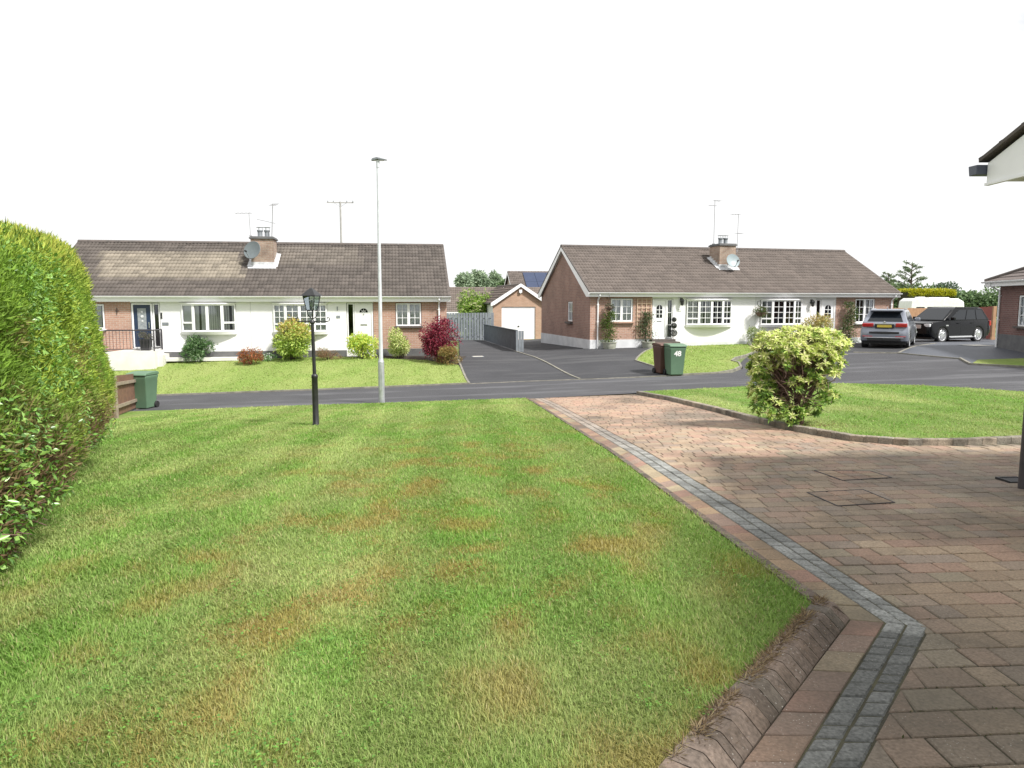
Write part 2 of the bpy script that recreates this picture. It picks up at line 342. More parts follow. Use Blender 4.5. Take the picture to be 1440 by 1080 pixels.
# ------------------------------------------------------------------ kerbs: pin kerbs along the far lawns and drives
def strip(mb,pts,w,h,z0=0,step=.6):
    P=[]
    for a,b in zip(pts,pts[1:]):
        n=max(1,int(math.hypot(b[0]-a[0],b[1]-a[1])/step))
        P+=[(a[0]+(b[0]-a[0])*i/n,a[1]+(b[1]-a[1])*i/n) for i in range(n)]
    P.append(pts[-1][:2]); ring=[]
    for i,p in enumerate(P):
        a=P[max(i-1,0)]; b=P[min(i+1,len(P)-1)]; d=Vector((b[0]-a[0],b[1]-a[1])).normalized(); n=Vector((-d.y,d.x))*w/2
        z=ground(*p)+z0; ring.append([(p[0]+n.x,p[1]+n.y,z-.1),(p[0]+n.x,p[1]+n.y,z+h),(p[0]-n.x,p[1]-n.y,z+h),(p[0]-n.x,p[1]-n.y,z-.1)])
    vs=[q for r in ring for q in r]; fs=[]
    for i in range(len(ring)-1):
        for k in range(3): fs.append((i*4+k,i*4+k+1,i*4+k+5,i*4+k+4))
    fs+= [(0,1,2,3),tuple((len(ring)-1)*4+k for k in (3,2,1,0))]
    mb.add(vs,fs); return mb
for pts,h in (([(-14,24)]+farL,.05),(farL[-1:]+farR[:2]+[lawnR[5]],.018),(lawnR[5:],.05),(lawnR[:6],.04),(tail[:1]+tail[1:],.04),(tail[2:]+tail2+[(20,23)],.06),
              ([tail[1],P2([(1283,488)])[0],(19.6,33.8)],.02),([P2([(815,533)])[0],P2([(760,506)])[0],(.13,33.9)],.03),([farL[-1],P2([(640,500)])[0]],.04)):
    tag(strip(MB(),pts,.07,h).build('kerb',M['kerbc']),kind='structure')
# ------------------------------------------------------------------ lawn colour
def lawncol(x,y,rust=1.):
    a=fbm(x*.95,y*.24,3); b=fbm(x*2.6,y*1.5,11); d=fbm(x*6,y*5,23)
    c=mixc((.150,.240,.045),(.240,.310,.080),sstep(.35,.68,a))*np.array((1.45,1.38,1.85))
    c=mixc(c,(.17,.33,.055),sstep(.52,.70,b)*.65)
    st=.5+.5*np.sin((x+.075*y)*2*math.pi/.95+1.0*fbm(x*.4,y*.2,5)); c=c*(.955+.09*sstep(.2,.8,st))[...,None]
    zone=np.exp(-((x+.5)/2.5)**2)*sstep(17,6,y)
    r=sstep(.42,.66,fbm(x*3.4+5,y*1.7+2,41))*sstep(.32,.60,d)*np.clip(zone*1.15+.10,0,1)*rust
    c=mixc(c,(.38,.225,.08),r*.6)
    s=sstep(.56,.75,fbm(x*1.9+9,y*.7,77))*.4; c=mixc(c,(.40,.40,.18),s*.8)
    return c
def lawncol_far(x,y): 
    c=lawncol(x,y,.15); return mixc(c,(.33,.41,.12),np.full(np.shape(x),.5))
# boundaries of the front lawn and the block drive (metres)
EL=[(.36,19.5),(.56,17.6),(1.32,9.4),(1.54,6.07),(1.64,4.83),(1.70,4.10),(1.65,3.815),(.576,2.40),(-.20,1.37)]     # lawn edge
FT=[(.47,19.45),(.68,17.4),(1.43,9.5),(1.66,6.05),(1.80,4.3),(1.845,3.83),(.805,2.44),(.03,1.4)]       # foot of the kerb
SI=[(.60,19.45),(.86,17.4),(1.60,9.8),(1.86,6.1),(2.02,3.79),(1.005,2.44),(.23,1.4)]
SO=[(.85,19.45),(1.11,17.4),(1.85,9.8),(2.11,6.1),(2.21,3.715),(1.245,2.44),(.46,1.4)]
RK=[(3.36,19.6),(3.55,18.6),(3.80,17.5),(4.12,14.94),(4.32,12.9),(4.575,11.6),(4.92,10.5),(5.5,10.0),(6.3,9.95),(7.2,10.1),(12,10.9)]
def offs(x,y): return lerp([(2,.078),(4,.074),(8,.055),(19,.03)],y)
lawnP=[(-12,1.0),(-.6,1.0)]+EL[::-1]+[(-3.5,19.52),(-5.2,19.6),(-10,19.75),(-14,19.8)]
sheet('front_lawn',lawnP,M['turf'],lambda x,y:offs(x,y)-.012,.2,colfn=lambda x,y:lawncol(x,y)*.75)
lawnQ=[(3.42,19.65),(3.6,18.6),(3.86,17.5),(4.18,14.94),(4.38,12.9),(4.63,11.65),(4.98,10.6),(5.53,10.1),(6.3,10.05),(7.2,10.2),(12,11.0),(17,12.4),(13.4,14.5),(11.75,16.7),(10.7,18.85),(9.15,20.3),(6.63,20.4),(3.5,19.98)]
sheet('right_lawn',lawnQ,M['turf'],.05,.3,colfn=lambda x,y:lawncol(x,y,.2)*.75)
lawnL=farL+P2([(645,514),(600,507),(540,505),(470,502),(400,504),(345,507),(300,505.5),(235,509),(190,512),(140,518),(100,530)])+[(-16.5,24.1)]
sheet('far_lawn',lawnL,M['turf'],.02,.5,colfn=lambda x,y:lawncol_far(x,y)*.8)
sheet('far_lawn',lawnR,M['turf'],.02,.5,colfn=lambda x,y:lawncol_far(x,y)*.8)
lawnS=tail2+[(20.6,23.2),(20.4,25.4)]+P2([(1375,506.5)])
sheet('far_lawn',lawnS,M['turf'],.02,.5,colfn=lambda x,y:lawncol_far(x,y)*.8)
sheet('planting_bed',[lawnL[k] for k in range(3,10)]+[(-10.2,29.0),(-2.7,30.55),(-1.9,30.6)],M['soil'],.012,.5)
# ------------------------------------------------------------------ grass blades
gv=np.vectorize(ground)
def blades(name,poly,n,ybias,hh,ww,colfn,off,lab=None,box=None,straw=.06):
    xs=[p[0] for p in poly]; ys=[p[1] for p in poly]; x0,x1,y0,y1=box or (min(xs),max(xs),min(ys),max(ys))
    m=int(n*3); u=rng.random(m)
    y=y0+(y1-y0)*u if not ybias else (y0**(1-ybias)+(y1**(1-ybias)-y0**(1-ybias))*u)**(1/(1-ybias))
    half=.85*y+.9; lo=np.maximum(x0,-half); hi=np.minimum(x1,half); x=lo+(hi-lo)*rng.random(m)
    k=in_poly(poly,x,y)&(rng.random(m)<(hi-lo)/np.max(hi-lo)); x=x[k][:n]; y=y[k][:n]; n=len(x)
    d=np.maximum(np.hypot(x,y),2.4); sc=(d/3)**.72
    h=hh*(.5+.9*rng.random(n)**1.5)*(.55+.75*fbm(x*2.4,y*2.4,9))*np.minimum(1.15,(.85+.05*d)); w=ww*sc*rng.uniform(.7,1.3,n)
    z=gv(x,y)+np.vectorize(off)(x,y)-.012
    az=rng.random(n)*2*math.pi; st=np.sign(np.sin((x+.075*y)*2*math.pi/.95)); lean=rng.uniform(.25,1.25,n)
    dx=np.cos(az)*lean; dy=np.sin(az)*lean+.2*st
    P=np.stack([x,y,z],1); t=np.stack([-np.sin(az),np.cos(az),0*az],1)*w[:,None]*.5
    up=np.stack([dx*.35,dy*.35,np.ones(n)],1)*h[:,None]*.55; tip=np.stack([dx*1.05,dy*1.05,np.ones(n)*1.0],1)*h[:,None]
    V=np.stack([P-t,P+t,P+up+t*.8,P+tip,P+up-t*.8],1).reshape(-1,3); b=np.arange(n)[:,None]*5
    T=np.concatenate([b+np.array([[0,1,2]]),b+np.array([[0,2,4]]),b+np.array([[4,2,3]])],0)
    c=colfn(x+rng.normal(0,.05,n),y+rng.normal(0,.06,n))*rng.uniform(.72,1.3,(n,1)); s=rng.random(n)<straw; c[s]=np.array((.42,.38,.19))*rng.uniform(.7,1.2,(s.sum(),1))
    c=np.repeat(c,5,0); o=npmesh(name,V,T,M['grass'],col=c); tag(o,lab,None,None,'stuff'); o['category']='grass' if lab else None
    if not lab: del o['category']
    return o
blades('grass',lawnP,560000,1.75,.0235,.0036,lawncol,offs,'short mown grass of the front lawn with rusty brown patches',box=(-9,1.75,2.15,19.6))
blades('grass',lawnQ,60000,1.2,.034,.0042,lambda x,y:lawncol(x,y,.2),lambda x,y:.05,'mown grass of the lawn behind the round bush on the right')
blades('grass',lawnL,26000,0,.04,.0045,lawncol_far,lambda x,y:.02,'mown grass in front of the left bungalow')
blades('grass',lawnR,12000,0,.04,.0045,lawncol_far,lambda x,y:.02,'mown grass behind the two bins on the right')
# clover and broad weeds in the lawn, small rosettes lying flat
def weeds(n,poly,box,size,pal,name,lab):
    x=rng.uniform(box[0],box[1],n*4); y=rng.uniform(box[2],box[3],n*4); k=in_poly(poly,x,y)&(fbm(x*.9,y*.9,61)>.5); x=x[k][:n]; y=y[k][:n]; n=len(x)
    m=6; X=np.repeat(x,m)+rng.normal(0,.02,n*m); Y=np.repeat(y,m)+rng.normal(0,.02,n*m)
    Z=gv(X,Y)+np.vectorize(offs)(X,Y)+rng.uniform(.012,.035,n*m); a=rng.random(n*m)*6.283
    D=np.stack([np.cos(a),np.sin(a),rng.uniform(0,.5,n*m)],1); N=np.tile([0,0,1.],(n*m,1))+rng.normal(0,.25,(n*m,3))
    L=size*rng.uniform(.6,1.4,n*m); V,Fc,C=leaves(np.stack([X,Y,Z],1),D,N,L,L*.75,pick(pal,n*m)); o=npmesh(name,V,Fc,M['leaf'],col=C); tag(o,lab,'ground cover',None,'stuff')
weeds(1300,lawnP,(-4,1.7,2.3,8),.013,[(.14,.29,.05),(.17,.33,.06),(.10,.22,.04)],'clover','low clover and broad leaved weeds among the grass')
# ------------------------------------------------------------------ block paving
BV=[];BF=[];BC=[]
def block(store,poly,col,ch=.007,dz=0.,depth=.035,zf=ground,tilt=0.):
    v,f,c=store; cx=sum(p[0] for p in poly)/len(poly); cy=sum(p[1] for p in poly)/len(poly); n=len(poly); b=len(v)
    tx,ty=random.gauss(0,tilt),random.gauss(0,tilt)
    for k in range(3):
        for p in poly:
            dx,dy=p[0]-cx,p[1]-cy; r=math.hypot(dx,dy) or 1; q=(ch/r if k==0 else 0)
            x,y=p[0]-dx*q,p[1]-dy*q; z=zf(x,y)+dz+dx*tx+dy*ty-(0 if k==0 else ch*.8 if k==1 else depth); v.append((x,y,z)); c.append(col)
    f.append(tuple(b+i for i in range(n)))
    for k in range(2):
        for i in range(n): f.append((b+k*n+i,b+(k+1)*n+i,b+(k+1)*n+(i+1)%n,b+k*n+(i+1)%n))
def flush(name,store,m,parent=None):
    me=bpy.data.meshes.new(name); me.from_pydata(store[0],[],store[1]); bm=bmesh.new(); bm.from_mesh(me); bmesh.ops.recalc_face_normals(bm,faces=bm.faces[:]); bm.to_mesh(me); bm.free()
    ca=me.color_attributes.new('col','FLOAT_COLOR','POINT'); ca.data.foreach_set('color',np.c_[np.array(store[2]),np.ones(len(store[2]))].ravel()); return link(name,me,m,parent)
PAV=[(.34,.25,.17),(.36,.275,.19),(.30,.20,.15),(.32,.19,.145),(.27,.21,.165),(.29,.255,.18),(.245,.20,.17),(.33,.235,.155),(.35,.21,.155)]
def pcol(x,y):
    c=(np.array(random.choice(PAV))*.55+np.array((.325,.235,.17))*.45)*random.uniform(.90,1.10); t=fbm(np.array([x*.6]),np.array([y*.5]),91)[0]
    if y>9: c=c*(1-min(1,(y-9)/6)*.35)+np.array((.37,.225,.165))*min(1,(y-9)/6)*.35*random.uniform(.9,1.1)
    if t>.55: c=c*(1-.5*min(1,(t-.55)*5))+np.array((.17,.155,.13))*.5*min(1,(t-.55)*5)
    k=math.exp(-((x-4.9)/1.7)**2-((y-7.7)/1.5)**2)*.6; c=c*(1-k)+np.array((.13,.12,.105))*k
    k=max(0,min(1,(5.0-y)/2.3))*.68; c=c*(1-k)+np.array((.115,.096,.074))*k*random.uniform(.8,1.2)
    return tuple(c*np.array((1.06,1.09,1.10)))
def xat(line,y):
    pts=sorted(((p[1],p[0]) for p in line)); return lerp(pts,y)
st=([],[],[]); g=.005; SK=.07        # courses run square to the straight edge
v=1.2
while v<19.75:
    cw=.190; v1=v+cw; corner=v<3.55
    def left(vv):
        x=xat(SO,vv+.1)
        for _ in range(3): x=xat(SO,min(vv+SK*x,19.45))
        return x
    def right(vv):
        if vv<9.4: return 5.15 if vv+.36<7.15 else 9.5
        x=xat(RK[:9],vv+.3)
        for _ in range(3):
            yy=vv+SK*x; x=xat(RK[:8],yy) if yy>10.0 else (9.5 if yy<9.9 else 6.0)
        return x
    a0,a1,b0,b1=left(v)+g,left(v1)+g,right(v)-g,right(v1)-g
    x=min(a0,a1)-random.uniform(0,.2); end=max(b0,b1)
    while x<end:
        l=random.choice((.16,.20,.24,.24,.27)); q=[(x+g,v+g),(x+l-g,v+g),(x+l-g,v1-g),(x+g,v1-g)]; x+=l
        q[0]=(max(q[0][0],a0),q[0][1]); q[3]=(max(q[3][0],a1),q[3][1]); q[1]=(min(q[1][0],b0),q[1][1]); q[2]=(min(q[2][0],b1),q[2][1])
        if q[1][0]-q[0][0]<.012 and q[2][0]-q[3][0]<.012: continue
        if q[1][0]<q[0][0]: q[1]=(q[0][0]+.002,q[1][1])
        if q[2][0]<q[3][0]: q[2]=(q[3][0]+.002,q[2][1])
        poly=[(px-SK*(vv-10)*0,vv+SK*px) for px,vv in q]
        if max(p[1] for p in poly)>19.62+.02*poly[0][0]: continue
        cx,cy=poly[0]
        if cx>6 and cy<1.5: continue
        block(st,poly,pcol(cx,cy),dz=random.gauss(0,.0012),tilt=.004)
    v=v1
def along(line,n0,n1,lens,store,colf,dz=0,h=None,zf=ground,tilt=.004,gap=.003,ch=.006):
    """blocks laid end to end along a polyline between two side offsets (metres, left of travel)"""
    for a,b in zip(line,line[1:]):
        a,b=Vector(a[:2]),Vector(b[:2]); d=b-a; Ln=d.length; d.normalize(); n=Vector((-d.y,d.x)); t=0
        while t<Ln-.02:
            l=min(random.choice(lens),Ln-t); 
            if Ln-t-l<.05: l=Ln-t
            p0=a+d*(t+gap); p1=a+d*(t+l-gap); q=[p0+n*n0,p1+n*n0,p1+n*n1,p0+n*n1]; t+=l
            block(store,[(p.x,p.y) for p in q],colf(q[0].x,q[0].y),ch,dz+random.gauss(0,.001),.16,zf,tilt)
def two(line0,line1,rows,lens,store,colf,ch=.006,tilt=.005,gap=.003):
    """rows of blocks between two matching polylines"""
    for i in range(len(line0)-1):
        A0,A1,B0,B1=[Vector(p[:2]) for p in (line0[i],line0[i+1],line1[i],line1[i+1])]; Ln=((A1-A0).length+(B1-B0).length)/2
        for r in range(rows):
            t=0; f0=r/rows; f1=(r+1)/rows
            while t<Ln-.01:
                l=min(random.choice(lens),Ln-t)
                if Ln-t-l<.05: l=Ln-t
                s0=(t+gap)/Ln; s1=(t+l-gap)/Ln; t+=l
                def pt(s,fr):
                    w=.5/max(rows,1)*0+.0055/.25
                    fr=fr+(w if fr==f0 else -w); return (A0.lerp(A1,s)).lerp(B0.lerp(B1,s),fr)
                q=[pt(s0,f0),pt(s1,f0),pt(s1,f1),pt(s0,f1)]
                block(store,[(p.x,p.y) for p in q],colf(q[0].x,q[0].y),ch,random.gauss(0,.0015),.05,ground,tilt)
def bcol(x,y):
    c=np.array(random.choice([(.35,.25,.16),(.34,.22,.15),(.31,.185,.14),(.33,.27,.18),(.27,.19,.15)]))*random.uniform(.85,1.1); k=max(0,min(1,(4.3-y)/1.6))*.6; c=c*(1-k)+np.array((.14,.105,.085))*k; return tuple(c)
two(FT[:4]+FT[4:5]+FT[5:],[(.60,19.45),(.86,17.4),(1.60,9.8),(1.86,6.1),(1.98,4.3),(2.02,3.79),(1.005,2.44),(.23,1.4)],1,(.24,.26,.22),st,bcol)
drv=flush('block_driveway',st,M['paver']); tag(drv,kind='structure')
ss=([],[],[])
def scol(x,y):
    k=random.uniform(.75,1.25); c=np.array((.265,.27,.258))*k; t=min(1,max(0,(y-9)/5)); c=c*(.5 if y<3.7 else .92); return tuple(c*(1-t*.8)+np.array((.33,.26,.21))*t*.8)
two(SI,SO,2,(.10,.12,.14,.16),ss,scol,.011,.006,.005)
tag(flush('sett_band',ss,M['sett']),kind='structure')
sheet('paving_bed',[(.3,1.0)]+FT[::-1]+[(3.4,19.75)]+RK[1:]+[(12,1.0)],M['bed'],-.007,.4)
# battered kerb blocks along the front lawn
ks=([],[],[])
KC=[(.165,.125,.10),(.145,.115,.095),(.18,.14,.115),(.135,.115,.095)]
for i in range(len(FT)-1):
    a,b=Vector(FT[i]),Vector(FT[i+1]); d=(b-a); Ln=d.length; d.normalize(); n=Vector((d.y,-d.x)) # towards the lawn
    n=n if (n.x<0) else -n
    t=0
    while t<Ln-.01:
        l=min(.105,Ln-t); l=Ln-t if Ln-t-l<.04 else l
        c=tuple(np.array(random.choice(KC))*random.uniform(.85,1.15)); base=len(ks[0])
        for s in (t+.003,t+l-.003):
            p=a+d*s; w=lerp([(2,.185),(4,.18),(6,.13),(19,.11)],p.y); hgt=offs(p.x,p.y); z=ground(p.x,p.y)
            for u,k in ((0,-.3),(.0,.02),(.05,.16),(.42,.95),(.48,1.02),(.97,1.04),(1,-.3)):
                q=p+n*(w*u); ks[0].append((q.x,q.y,z+hgt*k+(random.gauss(0,.001) if k>0 else 0))); ks[2].append(c)
        for k in range(6): ks[1].append((base+k,base+k+1,base+7+k+1,base+7+k))
        ks[1].append(tuple(base+k for k in range(7))); ks[1].append(tuple(base+7+k for k in range(6,-1,-1)))
        t+=l
tag(flush('kerb',ks,M['kerbs']),kind='structure')
kr=([],[],[])
RKs=[]
for a,b in zip(RK,RK[1:]):
    for k in range(4): RKs.append((a[0]+(b[0]-a[0])*k/4,a[1]+(b[1]-a[1])*k/4))
RKs.append(RK[-1])
along(RKs,0,.13,(.19,.21,.24),kr,lambda x,y:tuple(np.array(random.choice([(.27,.24,.195),(.23,.21,.175),(.30,.255,.20)]))*random.uniform(.85,1.15)),dz=.09,tilt=.01,ch=.012)
for i in range(0): pass
tag(flush('kerb',kr,M['kerbs']),kind='structure')
# extend those kerb blocks down to the paving

# dry grass caught on the kerb face
def dry(n):
    t=rng.random(n)*2.1; a=np.array((1.80,3.88)); d=np.array((-.60,-.80)); p=a+d*t[:,None]+np.array((-.8,.6))*rng.uniform(.0,.10,n)[:,None]
    k=(fbm(p[:,0]*5,p[:,1]*5,13)>np.interp(t,[0,.5,2.1],[.30,.46,.56])); p=p[k]; n=len(p)
    off=np.abs((p-a)@np.array((-.8,.6))); z=gv(p[:,0],p[:,1])+np.interp(off,[0,.012,.078,.10],[.003,.016,.068,.074])+.004; az=rng.random(n)*6.28
    D=np.stack([np.cos(az),np.sin(az),rng.uniform(.1,.9,n)],1); V,Fc,C=leaves(np.c_[p,z],D,randdir(n),rng.uniform(.02,.065,n),rng.uniform(.0018,.0035,n),pick([(.28,.20,.12),(.38,.30,.18),(.19,.14,.09)],n))
    tag(npmesh('dry_grass',V,Fc,M['twig'] if False else M['grass'],col=C),'dead brown grass caught on the sloping kerb','dry grass',None,'stuff')
dry(11000)
def moss():
    k=5200; x=rng.uniform(.6,4.6,k); c=rng.integers(0,45,k); y=1.2+.19*c+SK*x+rng.normal(0,.004,k); q=(y>2.3)&(fbm(x*1.1,y*1.1,19)>.47)&(x>np.interp(y,[2.4,3.8,10],[1.3,2.25,1.95])); x,y=x[q],y[q]; k=len(x)
    D=randdir(k); D[:,2]=np.abs(D[:,2])*.4; V,Fc,C=leaves(np.c_[x,y,gv(x,y)-.004],D,np.tile((0,0,1.),(k,1))+rng.normal(0,.4,(k,3)),rng.uniform(.006,.018,k),rng.uniform(.004,.009,k),pick([(.07,.085,.03),(.10,.10,.045),(.05,.05,.03),(.20,.17,.10)],k)); tag(npmesh('moss',V,Fc,M['grass'],col=C),'moss and crumbs in the joints of the near block paving','moss',None,'stuff')
moss()
# recessed covers set in the drive, and a drain by the wall
def cover(px,label):
    c=[Vector(G(*p)) for p in px]; ctr=sum(c,Vector())/4; o=empty('access_cover',ctr,0,label,'drain cover'); mb=MB()
    for i in range(4): mb.bar(c[i]-ctr+Vector((0,0,.003)),c[(i+1)%4]-ctr+Vector((0,0,.003)),.006 if i%2 else .009,.011)
    mb.build('steel_frame',M['pipe'],o)
    s=([],[],[])
    for i in range(3):
        for j in range(3):
            q=[]
            for (u,v_) in ((i+.05,j+.05),(i+.95,j+.05),(i+.95,j+.95),(i+.05,j+.95)):
                p=c[0].lerp(c[3],u/3).lerp(c[1].lerp(c[2],u/3),v_/3); q.append((p.x-ctr.x,p.y-ctr.y))
            block(s,q,tuple((np.array(random.choice(PAV))*.5+np.array((.325,.235,.17))*.5)*random.uniform(.85,1.1)),.005,.006,.03,lambda x,y:ground(x+ctr.x,y+ctr.y)-ctr.z)
    flush('block_inset',s,M['paver'],o)
cover([(1135,693),(1178,712),(1258,707),(1214,689)],'recessed drive cover with pale blocks inside, nearer of two')
cover([(1145,662),(1185,676),(1254,672),(1225,663)],'recessed drive cover with dark blocks inside, farther of two')
# ------------------------------------------------------------------ bungalows
def roof_slope(name,parent,zb,x0,x1,ye,ze,yr,zr_,colfn,pitch=.30,gauge=.31,m=None):
    L=math.hypot(yr-ye,zr_-ze); n=max(2,round(L/gauge)); nc=max(2,round(abs(x1-x0)/pitch)); sg=1 if yr>ye else -1
    prof=np.array([0,.004,.022,.026,.010,.004,.022,.026,.010]); us=np.array([0,.06,.14,.24,.40,.53,.62,.72,.88])
    U=np.concatenate([(c+us) for c in range(nc)]+[[nc]])/nc; Pz=np.concatenate([np.tile(prof,nc),[0]]); tid=np.concatenate([np.repeat(np.arange(nc),9),[nc-1]])
    X=x0+(x1-x0)*U; N=len(X); sy,sz=(yr-ye)/L,(zr_-ze)/L; ny,nz=-abs(sz)*sg,abs(sy)
    V=[];C=[];Fa=[]
    for r in range(n):
        base=len(V)*N; tc=colfn((x0+(x1-x0)*(np.arange(nc)+.5)/nc),(r+.5)/n,r); c=tc[tid]
        for s,h in ((r/n*L-.02,.0),(r/n*L-.02,.042),((r+1)/n*L+.01,.004)):
            V.append(np.stack([X+np.where(h==.042,rng.normal(0,.002,N),0),ye+sy*s+ny*(h+Pz*(h>0)),ze+sz*s+nz*(h+Pz*(h>0))-zb],1)); C.append(c)
        for k in range(2):
            i=np.arange(N-1); b=base+k*N; Fa.append(np.stack([b+i,b+i+1,b+N+i+1,b+N+i],1))
    o=npmesh(name,np.concatenate(V),np.concatenate(Fa),m or M['tile'],parent,np.concatenate(C)); return o
def tilecol(base,var,patch=None):
    def f(x,s,r):
        n=fbm(x*.9,np.full(len(x),s*4.),5); k=rng.uniform(1-var,1+var,len(x))*(.90+.20*n)
        c=np.array(base)*k[:,None]
        if patch:
            for (xa,xb,sa,sb,pc,st) in patch:
                xx=x+ (s-.5)*patch_slant
                w=sstep(xa-.15,xa+.15,xx)*sstep(xb+.15,xb-.15,xx)*float(sstep(sa-.05,sa+.05,np.array(s))*sstep(sb+.05,sb-.05,np.array(s)))*st
                c=mixc(c,np.array(pc)*k[:,None],w)
        return c
    return f
patch_slant=1.2
def wall_panel(mb,x0,x1,z0,z1,holes,y=0.,rev=.1):
    xs=sorted({x0,x1,*[h[0] for h in holes],*[h[1] for h in holes]}); zs=sorted({z0,z1,*[h[2] for h in holes],*[h[3] for h in holes]})
    xs=[x for x in xs if x0<=x<=x1]; zs=[z for z in zs if z0<=z<=z1]
    for a,b in zip(xs,xs[1:]):
        for c,d in zip(zs,zs[1:]):
            mx,mz=(a+b)/2,(c+d)/2
            if any(h[0]<mx<h[1] and h[2]<mz<h[3] for h in holes): continue
            mb.quad((a,y,c),(b,y,c),(b,y,d),(a,y,d))
    for h in holes:
        a,b,c,d=h
        mb.quad((a,y,c),(a,y,d),(a,y+rev,d),(a,y+rev,c)); mb.quad((b,y,d),(b,y,c),(b,y+rev,c),(b,y+rev,d))
        mb.quad((a,y,d),(b,y,d),(b,y+rev,d),(a,y+rev,d)); mb.quad((b,y,c),(a,y,c),(a,y+rev,c),(b,y+rev,c))
def segM(a,b):
    u=Vector((b[0]-a[0],b[1]-a[1])); L=u.length; u.normalize()
    return Matrix(((u.x,-u.y,0,a[0]),(u.y,u.x,0,a[1]),(0,0,1,0),(0,0,0,1))),L
def window(parent,zb,pts,z0,z1,segs,blind='slat',sill=None,name='window',f=.055):
    fr=MB((0,0,-zb)); pa=MB((0,0,-zb)); bl=MB((0,0,-zb))
    for (a,b),sg in zip(zip(pts,pts[1:]),segs):
        cols,rows,split,cov=sg; Mx,L=segM(a,b)
        for mb in (fr,pa,bl): mb.M=Mx
        fr.box(0,f,-.02,.05,z0,z1); fr.box(L-f,L,-.02,.05,z0,z1); fr.box(f,L-f,-.018,.048,z0,z0+f); fr.box(f,L-f,-.018,.048,z1-f,z1)
        cells=[(z0+f,z1-f,rows)]
        if split: fr.box(f,L-f,-.016,.046,split-.035,split+.035); cells=[(z0+f,split-.035,1),(split+.035,z1-f,rows)]
        for (c,d,rw) in cells:
            for i in range(1,cols): x=f+(L-2*f)*i/cols; fr.box(x-.012,x+.012,.0,.03,c,d)
            for j in range(1,rw): z=c+(d-c)*j/rw; fr.box(f,L-f,.002,.028,z-.012,z+.012)
        pa.quad((f*.6,.022,z0+f*.6),(L-f*.6,.022,z0+f*.6),(L-f*.6,.022,z1-f*.6),(f*.6,.022,z1-f*.6))
        if blind=='slat':
            x=.05
            while x<L-.1:
                if random.random()<cov: 
                    t=random.uniform(.01,.05); bl.quad((x,.055,z0+.03),(x+.072,.055+t,z0+.03),(x+.072,.055+t,z1-.03),(x,.055,z1-.03))
                x+=.085
        else:
            n=max(6,int(L/.035)); w=[]
            for k in range(n+1):
                s=k/n; 
                w.append((.03+(L-.06)*s,.065+.018*math.sin(k*1.9)+.006*random.random()))
            for k in range(n):
                s=(k+.5)/n
                if cov>=1 or s<cov/2 or s>1-cov/2:
                    (xa,ya),(xb,yb)=w[k],w[k+1]; bl.quad((xa,ya,z0+.03),(xb,yb,z0+.03),(xb,yb,z1-.03),(xa,ya,z1-.03))
    o=fr.build(name,M['upvc'],parent,bevel=.004,seg=1)
    pa.build('pane',M['glass'],o,fix=False)
    if bl.v: bl.build('blind' if blind=='slat' else 'curtain',M['blind'] if blind=='slat' else M['net'],o,fix=False)
    if sill:
        s=MB((0,0,-zb)); a,b=pts[0],pts[-1]; s.box(a[0]-.06,b[0]+.06,min(a[1],b[1])-.17,min(a[1],b[1])-.022,z0-.075,z0-.003); s.build('sill',M[sill],o,bevel=.006)
    return o
def bow(parent,zb,x0,x1,z0,z1,splits,segs,proj=.26,blind='slat',base=.12):
    n=len(splits)-1; pts=[]
    for s in splits: pts.append((x0+(x1-x0)*s,-.03-proj*(1-(2*s-1)**2)))
    o=window(parent,zb,pts,z0,z1,segs,blind)
    m=MB((0,0,-zb)); k=13
    arc=[(x0-.05+(x1-x0+.1)*i/k,-.06-(proj+.05)*(1-(2*i/k-1)**2)) for i in range(k+1)]
    for za,zb2,in0 in ((z0-base,z0-.002,.82),(z1+.002,z1+.06,1.)):
        lo=[((x-(x0+x1)/2)*.97+(x0+x1)/2,y*in0) for x,y in arc]
        top=arc
        vs=[(x,y,za) for x,y in lo]+[(lo[-1][0],.02,za),(lo[0][0],.02,za)]+[(x,y,zb2) for x,y in top]+[(top[-1][0],.02,zb2),(top[0][0],.02,zb2)]; N=k+3
        m.add(vs,[tuple(range(N)),tuple(range(2*N-1,N-1,-1))]+[(i,(i+1)%N,N+(i+1)%N,N+i) for i in range(N)])
        m.build('bow_base' if za<z0 else 'bow_canopy',M['whitepaint'],o); m=MB((0,0,-zb))
    return o
def door(parent,zb,x0,x1,z0,z1,m,y=.06):
    d=MB((0,0,-zb)); f=.06
    fr=MB((0,0,-zb)); fr.box(x0,x0+f,y-.05,y+.05,z0,z1); fr.box(x1-f,x1,y-.05,y+.05,z0,z1); fr.box(x0+f,x1-f,y-.048,y+.048,z1-f,z1); fr.box(x0+f,x1-f,y-.07,y+.06,z0-.03,z0+.02)
    d.box(x0+f+.003,x1-f-.003,y-.02,y+.03,z0+.022,z1-f-.003); o=d.build('door',M[m],parent,bevel=.004,seg=1); fr.build('door_frame',M['upvc'],o,bevel=.004,seg=1); return o,(x0+f,x1-f,y-.02)
